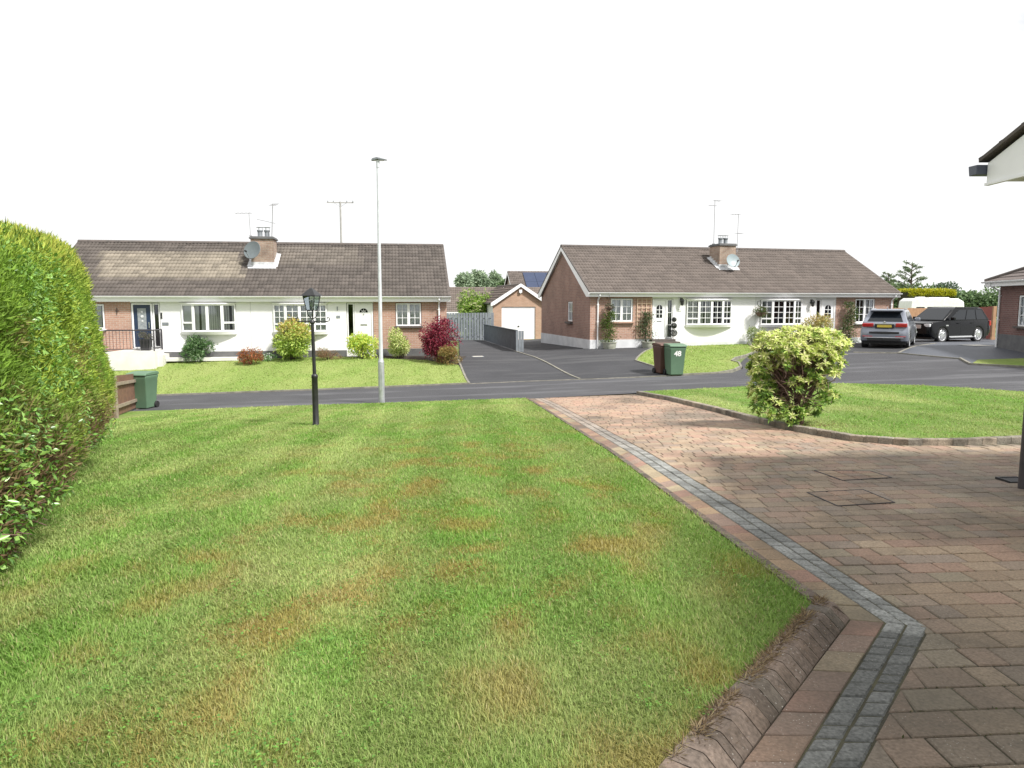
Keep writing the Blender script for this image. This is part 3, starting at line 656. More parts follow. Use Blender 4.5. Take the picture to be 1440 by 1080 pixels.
def arcglass(o,zb,x0,x1,z0,z1,y,bars=True,only_arch=False):
    p=MB((0,0,-zb)); n=10; r=(x1-x0)/2; cx=(x0+x1)/2; pts=[(cx+r*math.cos(math.pi*k/n),z1-r+r*math.sin(math.pi*k/n)) for k in range(n+1)]
    if not only_arch: pts+=[(x0,z0),(x1,z0)]
    p.prism(pts,y-.006,y-.001); g=p.build('pane',M['carglass'],o)
    b=MB((0,0,-zb))
    if only_arch:
        for k in range(1,4): a=math.pi*k/4; b.bar((cx,y-.012,z1-r),(cx+r*math.cos(a),y-.012,z1-r+r*math.sin(a)),.02,.01)
        for k in range(n): a,c=math.pi*k/n,math.pi*(k+1)/n; b.bar((cx+r*.45*math.cos(a),y-.012,z1-r+r*.45*math.sin(a)),(cx+r*.45*math.cos(c),y-.012,z1-r+r*.45*math.sin(c)),.03,.01)
    else:
        b.box(cx-.012,cx+.012,y-.014,y-.007,z0,z1-.002)
        for t in (.3,.62): b.box(x0,x1,y-.013,y-.0075,z0+(z1-z0)*t-.012,z0+(z1-z0)*t+.012)
    b.build('glazing_bar',M['upvc'],o)
def gutter(mb,x0,x1,y,z,r=.06):
    n=6; ring=[(math.cos(math.pi+math.pi*k/n)*r,math.sin(math.pi+math.pi*k/n)*r*1.0) for k in range(n+1)]
    poly=[(y+a,z+b) for a,b in ring]+[(y+a*.88,z+b*.88+.004) for a,b in ring[::-1]]
    mb.prism(poly,x0,x1,'x')
def downpipe(parent,zb,x,z1,z0,y=-.045,ye=-.3,mname='upvc'):
    m=MB((0,0,-zb)); m.tube([(x,ye,z1),(x,ye,z1-.08),(x,y-.01,z1-.30),(x,y-.01,z0)],.036,10)
    for z in (z1-.5,(z1+z0)/2): m.box(x-.05,x+.05,y-.05,y+.045,z,z+.03)
    return m.build('downpipe',M[mname],parent,smooth=True)
def chimney(parent,zb,x0,x1,y0,y1,zt,slope):     # slope: z of the roof at y
    m=MB((0,0,-zb)); m.box(x0,x1,y0,y1,slope(y0)-.3,zt); o=m.build('chimney',M['brick_c'],parent)
    for sx in (x0,x1):
        s=MB((0,0,-zb)); t=.004 if sx==x1 else -.004; s.quad((sx+t,y0,slope(y0)-.3),(sx+t,y1,slope(y0)-.3),(sx+t,y1,zt-.005),(sx+t,y0,zt-.005)); s.build('chimney_side',M['brick_cs'],o)
    c=MB((0,0,-zb)); c.box(x0-.06,x1+.06,y0-.06,y1+.06,zt+.0,zt+.07); c.box(x0-.02,x1+.02,y0-.02,y1+.02,zt+.07,zt+.11); c.build('crown',M['plinth'],o,bevel=.01)
    for k in (.34,.66):
        cx=x0+(x1-x0)*k; cy=(y0+y1)/2; p=MB((0,0,-zb)); z=zt+.10
        p.lathe([(.10,z),(.115,z+.02),(.10,z+.05),(.10,z+.24),(.125,z+.25),(.125,z+.31),(.09,z+.31),(.085,z+.1)],14,(cx,cy,0)); q=p.build('chimney_pot',M['greym'],o,smooth=True)
        h=MB((0,0,-zb)); h.lathe([(.02,z+.43),(.15,z+.42),(.15,z+.435),(.0,z+.455)],14,(cx,cy,0))
        for a in range(3): an=a*2.1; h.tube([(cx+.1*math.cos(an),cy+.1*math.sin(an),z+.30),(cx+.1*math.cos(an),cy+.1*math.sin(an),z+.43)],.008,5)
        h.build('cowl',M['galv'],q)
    l=MB((0,0,-zb)); f=.12
    l.add([(x0-f,y0-.24,slope(y0-.24)+.07),(x1+f,y0-.24,slope(y0-.24)+.07),(x1+f,y0-.0,slope(y0)+.10),(x0-f,y0,slope(y0)+.10)],[(0,1,2,3)])
    l.box(x0-.015,x1+.015,y0-.015,y0-.002,slope(y0)+.02,slope(y0)+.22)
    for sx,d in ((x0,-1),(x1,1)):
        e=sx+d*f*1.4; l.add([(sx+d*.012,y0-.1,slope(y0-.1)+.09),(e,y0-.1,slope(y0-.1)+.07),(e,y1,slope(y1)+.07),(sx+d*.012,y1,slope(y1)+.09)],[(0,1,2,3)])
        n=5
        for k in range(n):
            ya=y0+(y1-y0)*k/n; yb=y0+(y1-y0)*(k+1)/n; l.box(min(sx,sx+d*.014),max(sx,sx+d*.014),ya,yb-.003,slope(ya)+.0,slope(yb)+.12)
    l.build('lead_flashing',M['lead'],o); return o
def wall_lamp(parent,zb,x,z,y=0.):
    m=MB((0,0,-zb)); m.lathe([(.0,z-.16),(.05,z-.13),(.07,z-.1),(.085,z+.06),(.11,z+.07),(.06,z+.14),(.015,z+.17),(.0,z+.2)],6,(x,y-.16,0)); m.bar((x,y,z+.1),(x,y-.16,z+.19),.02,.02); m.box(x-.03,x+.03,y-.015,y,z,z+.2); return m.build('wall_lantern',M['blackm'],parent)
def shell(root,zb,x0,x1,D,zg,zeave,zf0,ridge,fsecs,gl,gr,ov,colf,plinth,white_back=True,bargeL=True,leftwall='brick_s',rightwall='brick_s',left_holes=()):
    """walls, roof, fascia, gutter of a gabled bungalow; fsecs: (x0,x1,material,holes)"""
    half=D/2; rise=ridge-zeave; sl=rise/(half+ov)
    for (a,b,mname,holes,z0) in fsecs:
        m=MB((0,0,-zb)); wall_panel(m,a,b,z0,zeave-.1,holes); m.build('front_wall',M[mname],root,fix=False)
    zw=lambda y: zeave-.06+sl*(min(y,D-y)+ov)-.06
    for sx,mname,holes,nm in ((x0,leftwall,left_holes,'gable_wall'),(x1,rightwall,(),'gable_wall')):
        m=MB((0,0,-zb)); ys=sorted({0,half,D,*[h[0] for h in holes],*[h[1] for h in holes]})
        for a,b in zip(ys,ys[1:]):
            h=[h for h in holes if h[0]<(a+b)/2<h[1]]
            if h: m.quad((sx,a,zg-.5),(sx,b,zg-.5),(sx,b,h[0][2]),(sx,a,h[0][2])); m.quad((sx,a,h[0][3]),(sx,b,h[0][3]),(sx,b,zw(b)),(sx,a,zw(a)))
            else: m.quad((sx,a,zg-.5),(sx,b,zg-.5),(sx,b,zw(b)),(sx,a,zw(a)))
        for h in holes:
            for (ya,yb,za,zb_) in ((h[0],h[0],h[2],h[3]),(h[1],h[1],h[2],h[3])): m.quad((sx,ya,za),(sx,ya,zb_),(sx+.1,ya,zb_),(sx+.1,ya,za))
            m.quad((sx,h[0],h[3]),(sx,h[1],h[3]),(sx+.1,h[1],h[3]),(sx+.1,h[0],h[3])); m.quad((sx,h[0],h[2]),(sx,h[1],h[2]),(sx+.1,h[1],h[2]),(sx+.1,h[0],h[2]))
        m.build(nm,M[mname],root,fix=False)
    m=MB((0,0,-zb)); m.quad((x0,D,zg-.5),(x1,D,zg-.5),(x1,D,zeave),(x0,D,zeave)); m.build('back_wall',M['render'],root)
    m=MB((0,0,-zb)); m.box(x0+.02,x1-.02,.13,D-.02,zg+.02,zg+.14); m.build('floor',M['dark'],root)
    m=MB((0,0,-zb)); m.quad((x0+.02,2.4,zg),(x1-.02,2.4,zg),(x1-.02,2.4,zeave-.1),(x0+.02,2.4,zeave-.1)); m.build('inner_wall',M['dark'],root)
    pl=MB((0,0,-zb)); 
    for a,b,zt in plinth[1]: pl.box(a,b,-.022,-.002,zg-.5,zt)
    pl.box(x0-.022,x0-.002,0,D,zg-.5,plinth[2]); pl.build('plinth',M[plinth[0]],root)
    vx=.14; rf=roof_slope('roof',root,zb,x0-vx,x1+vx,-ov,zeave,half,ridge,colf)
    roof_slope('roof_back',rf,0,x0-vx,x1+vx,D+ov,zeave-zb,half,ridge-zb,colf,gauge=.6,pitch=.6)
    rg=MB((0,0,-zb)); n=round((x1-x0+2*vx)/.42)
    for k in range(n):
        a=x0-vx+(x1-x0+2*vx)*k/n; b=x0-vx+(x1-x0+2*vx)*(k+1)/n-.008; pr=[(half+.16*math.cos(math.pi*j/6),ridge-.02+.105*math.sin(math.pi*j/6)) for j in range(7)]; rg.prism(pr,a,b,'x')
    rg.build('ridge_tiles',M['ridge'],rf)
    fa=MB((0,0,-zb)); fa.box(x0-vx+.02,x1+vx-.02,-ov+.02,-ov+.045,zf0,zeave-.015); fa.build('fascia',M['upvc'],root)
    so=MB((0,0,-zb)); so.box(x0-vx+.02,x1+vx-.02,-ov+.046,-.001,zf0+.012,zf0+.024); so.build('soffit',M['soffit'],root)
    gu=MB((0,0,-zb)); gutter(gu,x0-vx-.03,x1+vx+.03,-ov-.045,zeave-.015,.065); gu.build('gutter',M['upvc'],root,smooth=True)
    for sx,d in ((x0-vx,-1),(x1+vx,1)):
        bg=MB((0,0,-zb)); e=sx; a=(-ov+.0,zeave-.005); t=.17; c0,c1=sorted((e,e-d*.02))
        bg.prism([(-ov+.0,zf0+.0),(-ov+.0,zeave-.01),(half,ridge-.025),(D+ov,zeave-.01),(D+ov,zf0),(D+ov-.3,zf0),(half,ridge-.025-t*1.12),(-ov+.3+.12,zf0)],c0,c1,'x'); bg.build('bargeboard',M['upvc'],root)
        vg=MB((0,0,-zb)); c0,c1=sorted((e-d*.10,e+d*.012)); vg.prism([(-ov,zeave-.012),(-ov-.02,zeave+.045),(half,ridge+.045),(D+ov,zeave+.045),(D+ov,zeave-.012),(half,ridge-.02)],c0,c1,'x'); vg.build('verge',M['ridge'],rf)
        us=MB((0,0,-zb)); c0,c1=sorted((e-d*.021,e-d*vx)); us.prism([(-ov+.05,zf0+.03),(half,ridge-.2),(D+ov-.05,zf0+.03),(half,ridge-.215)],c0,c1,'x'); us.build('verge_soffit',M['soffit'],root)
    return rf,(lambda y: zeave+sl*(y+ov))
def plaque(parent,zb,x,z,w,h,m='greym',y=0.): 
    p=MB((0,0,-zb)); p.box(x-w/2,x+w/2,y-.02,y-.001,z-h/2,z+h/2); return p.build('number_plaque',M[m],parent)
# ---------------- left bungalow (a pair under one roof)
FL=Front(633,30.7,.156); zb=-.6
HL=empty('bungalow',(FL.o[0],FL.o[1],zb),FL.ang,'low bungalow with pale patch on its roof, navy door and dark satellite dish','house')
lh=[(-14.35,-13.46,.62,1.62),(-12.5,-11.42,-.12,1.66)]
wh=[(-10.63,-8.56,.5,1.62),(-7.13,-5.01,.5,1.62),(-4.24,-3.16,-.12,1.66)]; rh=[(-2.26,-1.19,.68,1.66)]
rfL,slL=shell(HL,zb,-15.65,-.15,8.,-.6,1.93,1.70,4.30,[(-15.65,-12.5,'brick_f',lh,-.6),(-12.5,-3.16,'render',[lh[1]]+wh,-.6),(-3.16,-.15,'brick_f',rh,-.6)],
  1,1,.27,tilecol((.092,.079,.071),.22,[(-14.2,-8.6,.30,.80,(.23,.20,.16),.85),(-7.0,-3.5,.58,.93,(.155,.135,.115),.6)]),('plinth',[(-11.40,-4.26,-.28),(-3.1,-.15,-.24),(-15.6,-12.6,-.22)],-.25))
window(HL,zb,[(-14.33,.03),(-13.48,.03)],.64,1.60,[(1,1,None,.7)],'slat','whitepaint')
d,(a,b,y)=door(HL,zb,-12.48,-11.72,-.1,1.64,'bluedoor')
p=MB((0,0,-zb)); p.box(a+.15,b-.17,y-.012,y-.002,.62,1.44); p.build('pane',mat('obscure_glass',(.20,.22,.24),.35,(.32,.34,.35),14),d)
for zc,rr in ((1.12,.06),(1.3,.04),(.94,.04)):
    p=MB((0,0,-zb)); p.lathe([(rr*.8,-.01),(rr,0),(rr*.8,.01)],10,((a+b)/2,y-.02,zc),Matrix.Rotation(R(90),3,'X')); p.build('lead_ornament',M['lead'],d)
p=MB((0,0,-zb)); p.bar((b-.07,y-.03,.66),(b-.07,y-.03,.9),.03,.03); p.build('handle',M['chrome'],d)
window(HL,zb,[(-11.70,.05),(-11.44,.05)],-.1,1.64,[(1,1,None,0)],'slat',name='sidelight',f=.05)
bow(HL,zb,-10.62,-8.57,.52,1.60,[0,.235,.5,.765,1],[(1,1,.87,.95),(1,1,None,.95),(1,1,None,.8),(1,1,.87,.8)])
bow(HL,zb,-7.12,-5.02,.50,1.60,[0,.235,.5,.765,1],[(2,3,.80,1),(2,3,.80,1),(2,3,.80,1),(2,3,.80,1)],blind='net')
window(HL,zb,[(-4.22,.05),(-3.93,.05)],-.1,1.64,[(1,1,.25,0)],'slat',name='sidelight',f=.05)
d,(a,b,y)=door(HL,zb,-3.92,-3.18,-.1,1.64,'upvc')
arcglass(d,zb,a+.14,b-.14,1.3,1.43,y,only_arch=True)
p=MB((0,0,-zb)); p.box(a+.17,b-.17,y-.012,y,.73,.78); p.build('letter_slot',M['chrome'],d); p=MB((0,0,-zb)); p.lathe([(.02,-.02),(.03,0),(.02,.02)],8,((a+b)/2,y-.02,1.19)); p.build('knocker',M['chrome'],d)
window(HL,zb,[(-2.24,.04),(-1.725,.04),(-1.21,.04)],.70,1.64,[(2,3,None,1),(2,3,None,1)],'net','ridge')
downpipe(HL,zb,-.47,1.86,-.55); chx=lambda px,off: FL.loc(px,360,off)[0]
CHL=chimney(HL,zb,chx(353.2,1.95),chx(384.5,1.95),1.95,2.95,FL.loc(368,336,1.95)[1],slL)
plaque(HL,zb,-11.24,.83,.24,.12); plaque(HL,zb,-11.37,1.15,.06,.24,'blackm'); plaque(HL,zb,-4.57,1.09,.15,.1); plaque(HL,zb,-4.6,1.42,.04,.16)
p=MB((0,0,-zb)); p.tube([(-13.0,-.02,1.45),(-13.0,-.04,1.2)],.012,6); p.tube([(-13.07,-.03,1.34),(-12.93,-.03,1.34)],.012,6); p.build('hanging_hook',M['blackm'],HL)
p=MB((0,0,-zb)); p.box(-8.01,-7.99,-.012,-.001,-.25,1.7); p.build('render_joint',M['soffit'],HL)
# ---------------- right bungalow (a pair under one roof)
FR=Front(830,32.5,.233); zb=-.46
HR=empty('bungalow',(FR.o[0],FR.o[1],zb),FR.ang,'brown roofed bungalow with brick gable and white front behind the green and brown bins','house')
h1=[(.95,2.02,.80,1.86)]; hd=[(2.95,3.98,.03,1.84)]; hb=[(4.6,6.9,.64,1.80),(8.38,10.58,.62,1.80)]; hd2=[(11.33,12.43,.03,1.84)]; h2=[(13.5,14.6,.68,1.86)]
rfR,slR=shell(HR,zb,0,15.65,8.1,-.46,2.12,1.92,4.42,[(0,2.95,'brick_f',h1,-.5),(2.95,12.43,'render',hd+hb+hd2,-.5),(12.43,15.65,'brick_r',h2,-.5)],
  1,1,.27,tilecol((.118,.098,.087),.15),('plinthw',[(0,2.9,0.02),(4.0,11.3,-.13),(12.5,15.65,-.02)],.02),left_holes=[(2.55,3.35,.75,1.72)])
window(HR,zb,[(.97,.04),(1.485,.04),(2.0,.04)],.82,1.84,[(2,3,None,1),(2,3,None,1)],'net','brick_r')
wg=window(HR,zb,[(.05,3.33),(.05,2.57)],.77,1.70,[(2,2,None,1)],'net')
p=MB((0,0,-zb)); p.box(-.12,-.002,2.48,3.42,.66,.745); p.build('sill',M['ridge'],wg)
d,(a,b,y)=door(HR,zb,2.97,3.66,.05,1.82,'upvc'); arcglass(d,zb,a+.14,b-.14,.98,1.56,y)
p=MB((0,0,-zb)); p.box(a+.17,b-.17,y-.012,y,.80,.85); p.build('letter_slot',M['chrome'],d)
window(HR,zb,[(3.68,.05),(3.97,.05)],.05,1.82,[(1,3,None,.3)],'slat',name='sidelight',f=.05)
bow(HR,zb,4.62,6.88,.66,1.78,[0,.235,.5,.765,1],[(2,3,.94,.85),(2,4,None,.85),(2,4,None,.5),(2,3,.94,.7)])
bow(HR,zb,8.40,10.56,.64,1.78,[0,.235,.5,.765,1],[(2,3,.92,0),(2,4,None,0),(2,4,None,.1),(2,3,.92,.25)])
window(HR,zb,[(11.35,.05),(11.64,.05)],.05,1.82,[(1,2,None,0)],'slat',name='sidelight',f=.05)
d,(a,b,y)=door(HR,zb,11.65,12.41,.05,1.82,'upvc'); arcglass(d,zb,a+.15,b-.15,.97,1.55,y)
p=MB((0,0,-zb)); p.box(a+.17,b-.17,y-.012,y,.76,.81); p.build('letter_slot',M['blackm'],d)
window(HR,zb,[(13.52,.04),(14.05,.04),(14.58,.04)],.70,1.84,[(2,3,None,.15),(2,3,None,.75)],'net','whitepaint')
downpipe(HR,zb,.34,2.05,-.45); downpipe(HR,zb,15.5,2.05,-.3)
chxr=lambda px,off: FR.loc(px,360,off)[0]
CHR=chimney(HR,zb,chxr(1012,1.95),chxr(1034.5,1.95),1.95,2.95,FR.loc(1022,345.5,1.95)[1],slR)
wall_lamp(HR,zb,4.33,1.68); wall_lamp(HR,zb,11.05,1.62); plaque(HR,zb,4.3,1.32,.16,.11,'soffit'); plaque(HR,zb,11.0,1.28,.16,.11,'soffit')
p=MB((0,0,-zb)); p.box(2.75,4.1,-.55,-.03,-.5,-.08); p.box(2.85,4.0,-.28,-.031,-.08,.02); p.build('doorstep',M['ridge'],HR,bevel=.01)
p=MB((0,0,-zb)); p.box(8.12,8.14,-.012,-.001,.0,1.95); p.build('render_joint',M['soffit'],HR)
# ---------------- garage with white up and over door
def garage():
    zb=-.63; d=FR; ox,oy=at(693,440,45)[:2]; o=empty('garage',(ox,oy,zb),FR.ang,'small brick garage with white up-and-over door between the two bungalows','garage')
    W=3.45; D=6.2; ze=1.62; rd=2.78
    m=MB((0,0,-zb)); h=(.55,2.70,-.6,1.42)
    wall_panel(m,0,W,-1,ze,[h],0,.12); m.add([(0,0,ze),(W,0,ze),(W/2,0,rd-.08)],[(0,1,2)]); m.build('front_wall',M['brick_o'],o,fix=False)
    m=MB((0,0,-zb)); m.quad((0,0,-1),(0,D,-1),(0,D,ze),(0,0,ze)); m.quad((W,0,-1),(W,D,-1),(W,D,ze),(W,0,ze)); m.quad((0,D,-1),(W,D,-1),(W,D,ze),(0,D,ze)); m.build('side_wall',M['render'],o)
    dd=MB((0,0,-zb)); n=16
    for k in range(n):
        za=-.58+2.0*k/n; zz=-.58+2.0*(k+1)/n-.012; dd.box(.56,2.69,.06,.09,za,zz)
    dd.box(.56,2.69,.075,.1,-.6,1.42); dr=dd.build('garage_door',M['whitepaint'],o); hh=MB((0,0,-zb)); hh.box(1.58,1.68,.03,.06,.18,.24); hh.build('handle',M['blackm'],dr)
    fl=roof_pair(o,zb,W,D,ze,rd,.15,.18,tilecol((.16,.125,.11),.18))
    b=MB((0,0,-zb)); b.prism([(-.16,ze-.16),(-.16,ze+.03),(W/2,rd+.06),(W+.16,ze+.03),(W+.16,ze-.16),(W-.05,ze-.1),(W/2,rd-.14),(.05,ze-.1)],-.2,-.17); b.build('bargeboard',M['upvc'],o)
    l=MB((0,0,-zb)); l.box(W/2-.09,W/2+.09,-.14,-.005,2.28,2.46); l.lathe([(.03,2.2),(.07,2.28)],8,(W/2,-.08,0)); l.build('security_light',M['upvc'],o)
    g=MB((0,0,-zb)); g.tube([(-.2,-.1,ze-.02),(-.2,D,ze-.02)],.05,8); g.build('gutter',M['blackm'],o)
def roof_pair(o,zb,W,D,ze,rd,ov,oy,colf):
    """roof with its ridge running back along y"""
    h=bpy.data.objects.new('roof_holder',None)
    def sl(name,xe,xr,par):
        L=math.hypot(xr-xe,rd-ze); ob=roof_slope(name,par,0,0,D+2*oy,0,0,abs(xr-xe),rd-ze,colf)
        return ob
    a=sl('roof',-ov,W/2,o); a.matrix_local=Matrix.Translation((-ov,D+oy,ze-zb))@Matrix.Rotation(R(-90),4,'Z')
    b=sl('roof',W+ov,W/2,o); b.matrix_local=Matrix.Translation((W+ov,-oy,ze-zb))@Matrix.Rotation(R(90),4,'Z')
    bpy.data.objects.remove(h); r=MB((0,0,-zb)); r.prism([(W/2+.15*math.cos(math.pi*j/6),rd-.02+.09*math.sin(math.pi*j/6)) for j in range(7)],-oy,D+oy); r.build('ridge_tiles',M['ridge'],o)
M['brick_o']=brickmat('brick_orange','x',(.44,.27,.18),(.50,.32,.22),(.46,.39,.32),.12)
garage()
# ---------------- houses further back
def far_house(name,label,ox,oy,zg,ang,W,D,ze,rd,wm,colf,panels=False):
    o=empty(name,(ox,oy,zg),ang,label,'house'); m=MB((0,0,-zg))
    m.box(0,W,0,D,zg-1,ze); m.prism([(0,ze),(D/2,rd-.1),(D,ze)],.0,W,'x'); m.build('wall',M[wm],o)
    r=roof_slope('roof',o,zg,-.2,W+.2,-.3,ze-.05,D/2,rd,colf,.3,.33); roof_slope('roof_back',r,0,-.2,W+.2,D+.3,ze-.05-zg,D/2,rd-zg,colf,.6,.6)
    f=MB((0,0,-zg)); f.box(-.2,W+.2,-.32,-.28,ze-.25,ze-.04); f.prism([(-.3,ze-.25),(-.3,ze-.06),(D/2,rd-.03),(D+.3,ze-.06),(D+.3,ze-.25),(D/2,rd-.25)],-.22,-.2,'x'); f.build('fascia',M['upvc'],o)
    if panels:
        sl=(rd-ze)/(D/2+.3); u=Vector((0,1,sl)).normalized(); n=Vector((0,-u.z,u.y)); L=math.hypot(D/2+.3,rd-ze)
        for i in range(4):
            for j in range(2):
                p=MB(); p.M=Matrix(((1,0,0,1.1+i*1.03),(0,u.y,n.y,-.3),(0,u.z,n.z,ze-zg),(0,0,0,1))); y0=L-.35-(j+1)*1.62
                p.box(0,1.01,y0,y0+1.6,.07,.11); p.build('solar_panel',M['panel'],o,bevel=.006,seg=1)
    w=MB((0,0,-zg)); 
    for k in range(2): w.box(1.2+k*W*.5,2.6+k*W*.5,-.03,.02,zg+.9,zg+2.0)
    w.build('window',M['carglass'],o); return o
c=at(727,426,61); far_house('distant_house','far house with dark solar panels on its roof behind the garage',c[0],c[1],-1.2,R(9),9,8,1.75,4.42,'brick_f',tilecol((.12,.10,.09),.16),True)
c=at(606,430,58); far_house('distant_house','low far bungalow with brown roof and white eaves behind the grey gate',c[0],c[1],-1.6,R(4),9.5,7,1.0,2.95,'render',tilecol((.14,.115,.10),.16))
# far right bungalow, brick corner only
def house_right():
    zb=-.1; ox,oy=at(1404,440,29.5)[:2]; d=Vector((-.18,-1)).normalized(); ang=math.atan2(d.y,d.x)
    o=empty('bungalow',(ox,oy,zb),ang,'dark brick bungalow corner with white downpipe at the right edge beyond the turning head','house')
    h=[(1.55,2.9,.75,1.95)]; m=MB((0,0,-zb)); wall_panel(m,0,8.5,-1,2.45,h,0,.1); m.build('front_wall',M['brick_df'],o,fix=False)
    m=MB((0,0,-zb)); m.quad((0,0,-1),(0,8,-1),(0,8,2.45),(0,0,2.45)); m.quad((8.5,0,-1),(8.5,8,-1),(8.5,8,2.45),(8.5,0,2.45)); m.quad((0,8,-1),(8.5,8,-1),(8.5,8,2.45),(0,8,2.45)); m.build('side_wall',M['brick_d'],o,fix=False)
    window(o,zb,[(1.57,.04),(2.22,.04),(2.88,.04)],.77,1.93,[(2,3,None,1),(2,3,None,1)],'net','ridge')
    p=MB((0,0,-zb)); p.box(0,8.5,-.022,-.002,-1,.42); p.build('plinth',M['plinth'],o)
    ov=.4; ze=2.5; W=8.5; D=8; rd=4.55
    # hipped roof
    cf=tilecol((.185,.145,.13),.14); rf=None
    m=MB((0,0,-zb)); q=[(-ov,-ov,ze),(W+ov,-ov,ze),(W+ov,D+ov,ze),(-ov,D+ov,ze)]; r0=(D/2,D/2,rd); r1=(W-D/2,D/2,rd)
    hip=MB((0,0,-zb)); n=14
    for k in range(n):       # courses of tiles, each lapping the one below
        t0,t1=k/n,(k+1)/n+.012; c=tuple(np.array((.13,.108,.10))*random.uniform(.85,1.12)); 
        for e in range(4):
            a,b=Vector(q[e]),Vector(q[(e+1)%4]); ra=Vector(r0 if e in (0,3) else r1); rb=Vector(r1 if e in (0,1) else r0)
            L0,L1=a.lerp(ra,t0),b.lerp(rb,t0); U0,U1=a.lerp(ra,t1),b.lerp(rb,t1); up=Vector((0,0,.035)); hip.add([L0+up,L1+up,U1,U0,L0,L1],[(0,1,2,3),(4,5,1,0)],c)
    hip.build('roof',M['tile'],o,fix=False); hp=MB((0,0,-zb))
    for a,b in ((q[0],r0),(q[3],r0),(q[1],r1),(q[2],r1),(r0,r1)): hp.tube([Vector(a)+Vector((0,0,.03)),Vector(b)+Vector((0,0,.04))],.085,8)
    hp.build('ridge_tiles',M['ridge'],o)
    f=MB((0,0,-zb)); f.box(-ov,W+ov,-ov,-ov+.03,ze-.2,ze-.005); f.box(-ov,-ov+.03,-ov+.031,D+ov,ze-.2,ze-.005); f.build('fascia',M['upvc'],o); s=MB((0,0,-zb)); s.box(-ov+.03,W+ov-.03,-ov+.03,D+ov-.03,ze-.19,ze-.17); s.build('soffit',M['soffit'],o)
    g=MB((0,0,-zb)); gutter(g,-ov-.1,W+ov,-ov-.06,ze+.0,.065); g.build('gutter',M['upvc'],o,smooth=True); downpipe(o,zb,.12,2.42,-.5,-.045,-.44)
house_right()
# ---------------- nearest house: gable end, eave and downpipe at the right edge
def own_house():
    zb=-.25; o=empty('house',(5.14,7.15,zb),0,'nearest house with white verge board and eave with dark gutter end at upper right','house')
    # local x to the right, y towards the camera is negative
    D=16.; m=MB((0,0,-zb)); s=.33; ze=3.0; half=D/2  # depth and ridge stretched out of view so its shadow covers the drive
    zt=lambda y: ze+s*(min(-y,D+y)+.30)
    m.quad((0,0,-1),(0,-D,-1),(0,-D,zt(-D)-.1),(0,-half,zt(-half)-.1),(0,0,zt(0)-.1)); m.quad((0,0,-1),(9,0,-1),(9,0,ze),(0,0,ze)); m.quad((0,-D,-1),(9,-D,-1),(9,-D,ze),(0,-D,ze)); m.quad((9,0,-1),(9,-D,-1),(9,-D,zt(-D)-.1),(9,-half,zt(-half)-.1),(9,0,zt(0)-.1)); m.build('wall',M['render'],o)
    x0=-.42; e=.30
    zz=lambda y: ze+.05+s*(e-y)
    r=roof_slope('roof',o,zb,x0-.04,9.4,e+.06,ze+.06,-half,ze+.06+s*(half+e),tilecol((.13,.115,.115),.12)); roof_slope('roof_back',r,0,x0-.04,9.4,-D-e,ze+.06-zb,-half,ze+.06+s*(half+e)-zb,tilecol((.13,.115,.115),.12))
    v=MB((0,0,-zb)); v.prism([(e+.07,ze+.045),(e+.07,ze+.085),(-half,zz(-half)+.085),(-half,zz(-half)+.03)],x0-.05,x0+.12,'x'); v.build('verge',M['ridge'],r,bevel=.004)
    b=MB((0,0,-zb)); b.prism([(e,ze-.17),(e,ze+.028),(-half,zz(-half)+.012),(-half,zz(-half)-.30),(-1.2,ze-.17)],x0,x0+.025,'x'); b.build('bargeboard',M['upvc'],o,bevel=.003,seg=1)
    b=MB((0,0,-zb)); b.box(x0-.012,x0+.03,-1.2,e+.012,ze-.19,ze-.165); b.build('verge_trim',M['upvc'],o)
    f=MB((0,0,-zb)); f.box(x0+.026,9.4,e-.02,e,ze-.15,ze+.025); f.build('fascia',M['upvc'],o); so=MB((0,0,-zb)); so.box(x0+.026,9.4,-1.2,e-.021,ze-.15,ze-.135); so.box(x0+.026,-.002,-half,-1.201,ze-.10,ze-.085); so.build('soffit',M['soffit'],o); us=MB((0,0,-zb)); us.prism([(e-.02,zz(e)-.06),(-half,zz(-half)-.06),(-half,zz(-half)-.045),(e-.02,zz(e)-.045)],x0+.027,-.003,'x'); us.build('verge_soffit',M['soffit'],o)
    g=MB((0,0,-zb)); g.prism([(e+.01,ze-.08),(e+.01,ze+.015),(e+.15,ze+.02),(e+.13,ze-.08)],x0-.10,9.3,'x'); g.build('gutter',M['gutterb'],o,bevel=.006)
    d=MB((0,0,-zb)); d.tube([(.0,.08,ze-.1),(.0,.05,ze-.35),(.0,.05,-.3)],.042,12); d.build('downpipe',M['pipe'],o,smooth=True)
M['gutterb']=mat('blue_grey_gutter',(.075,.085,.12),.5)
own_house()
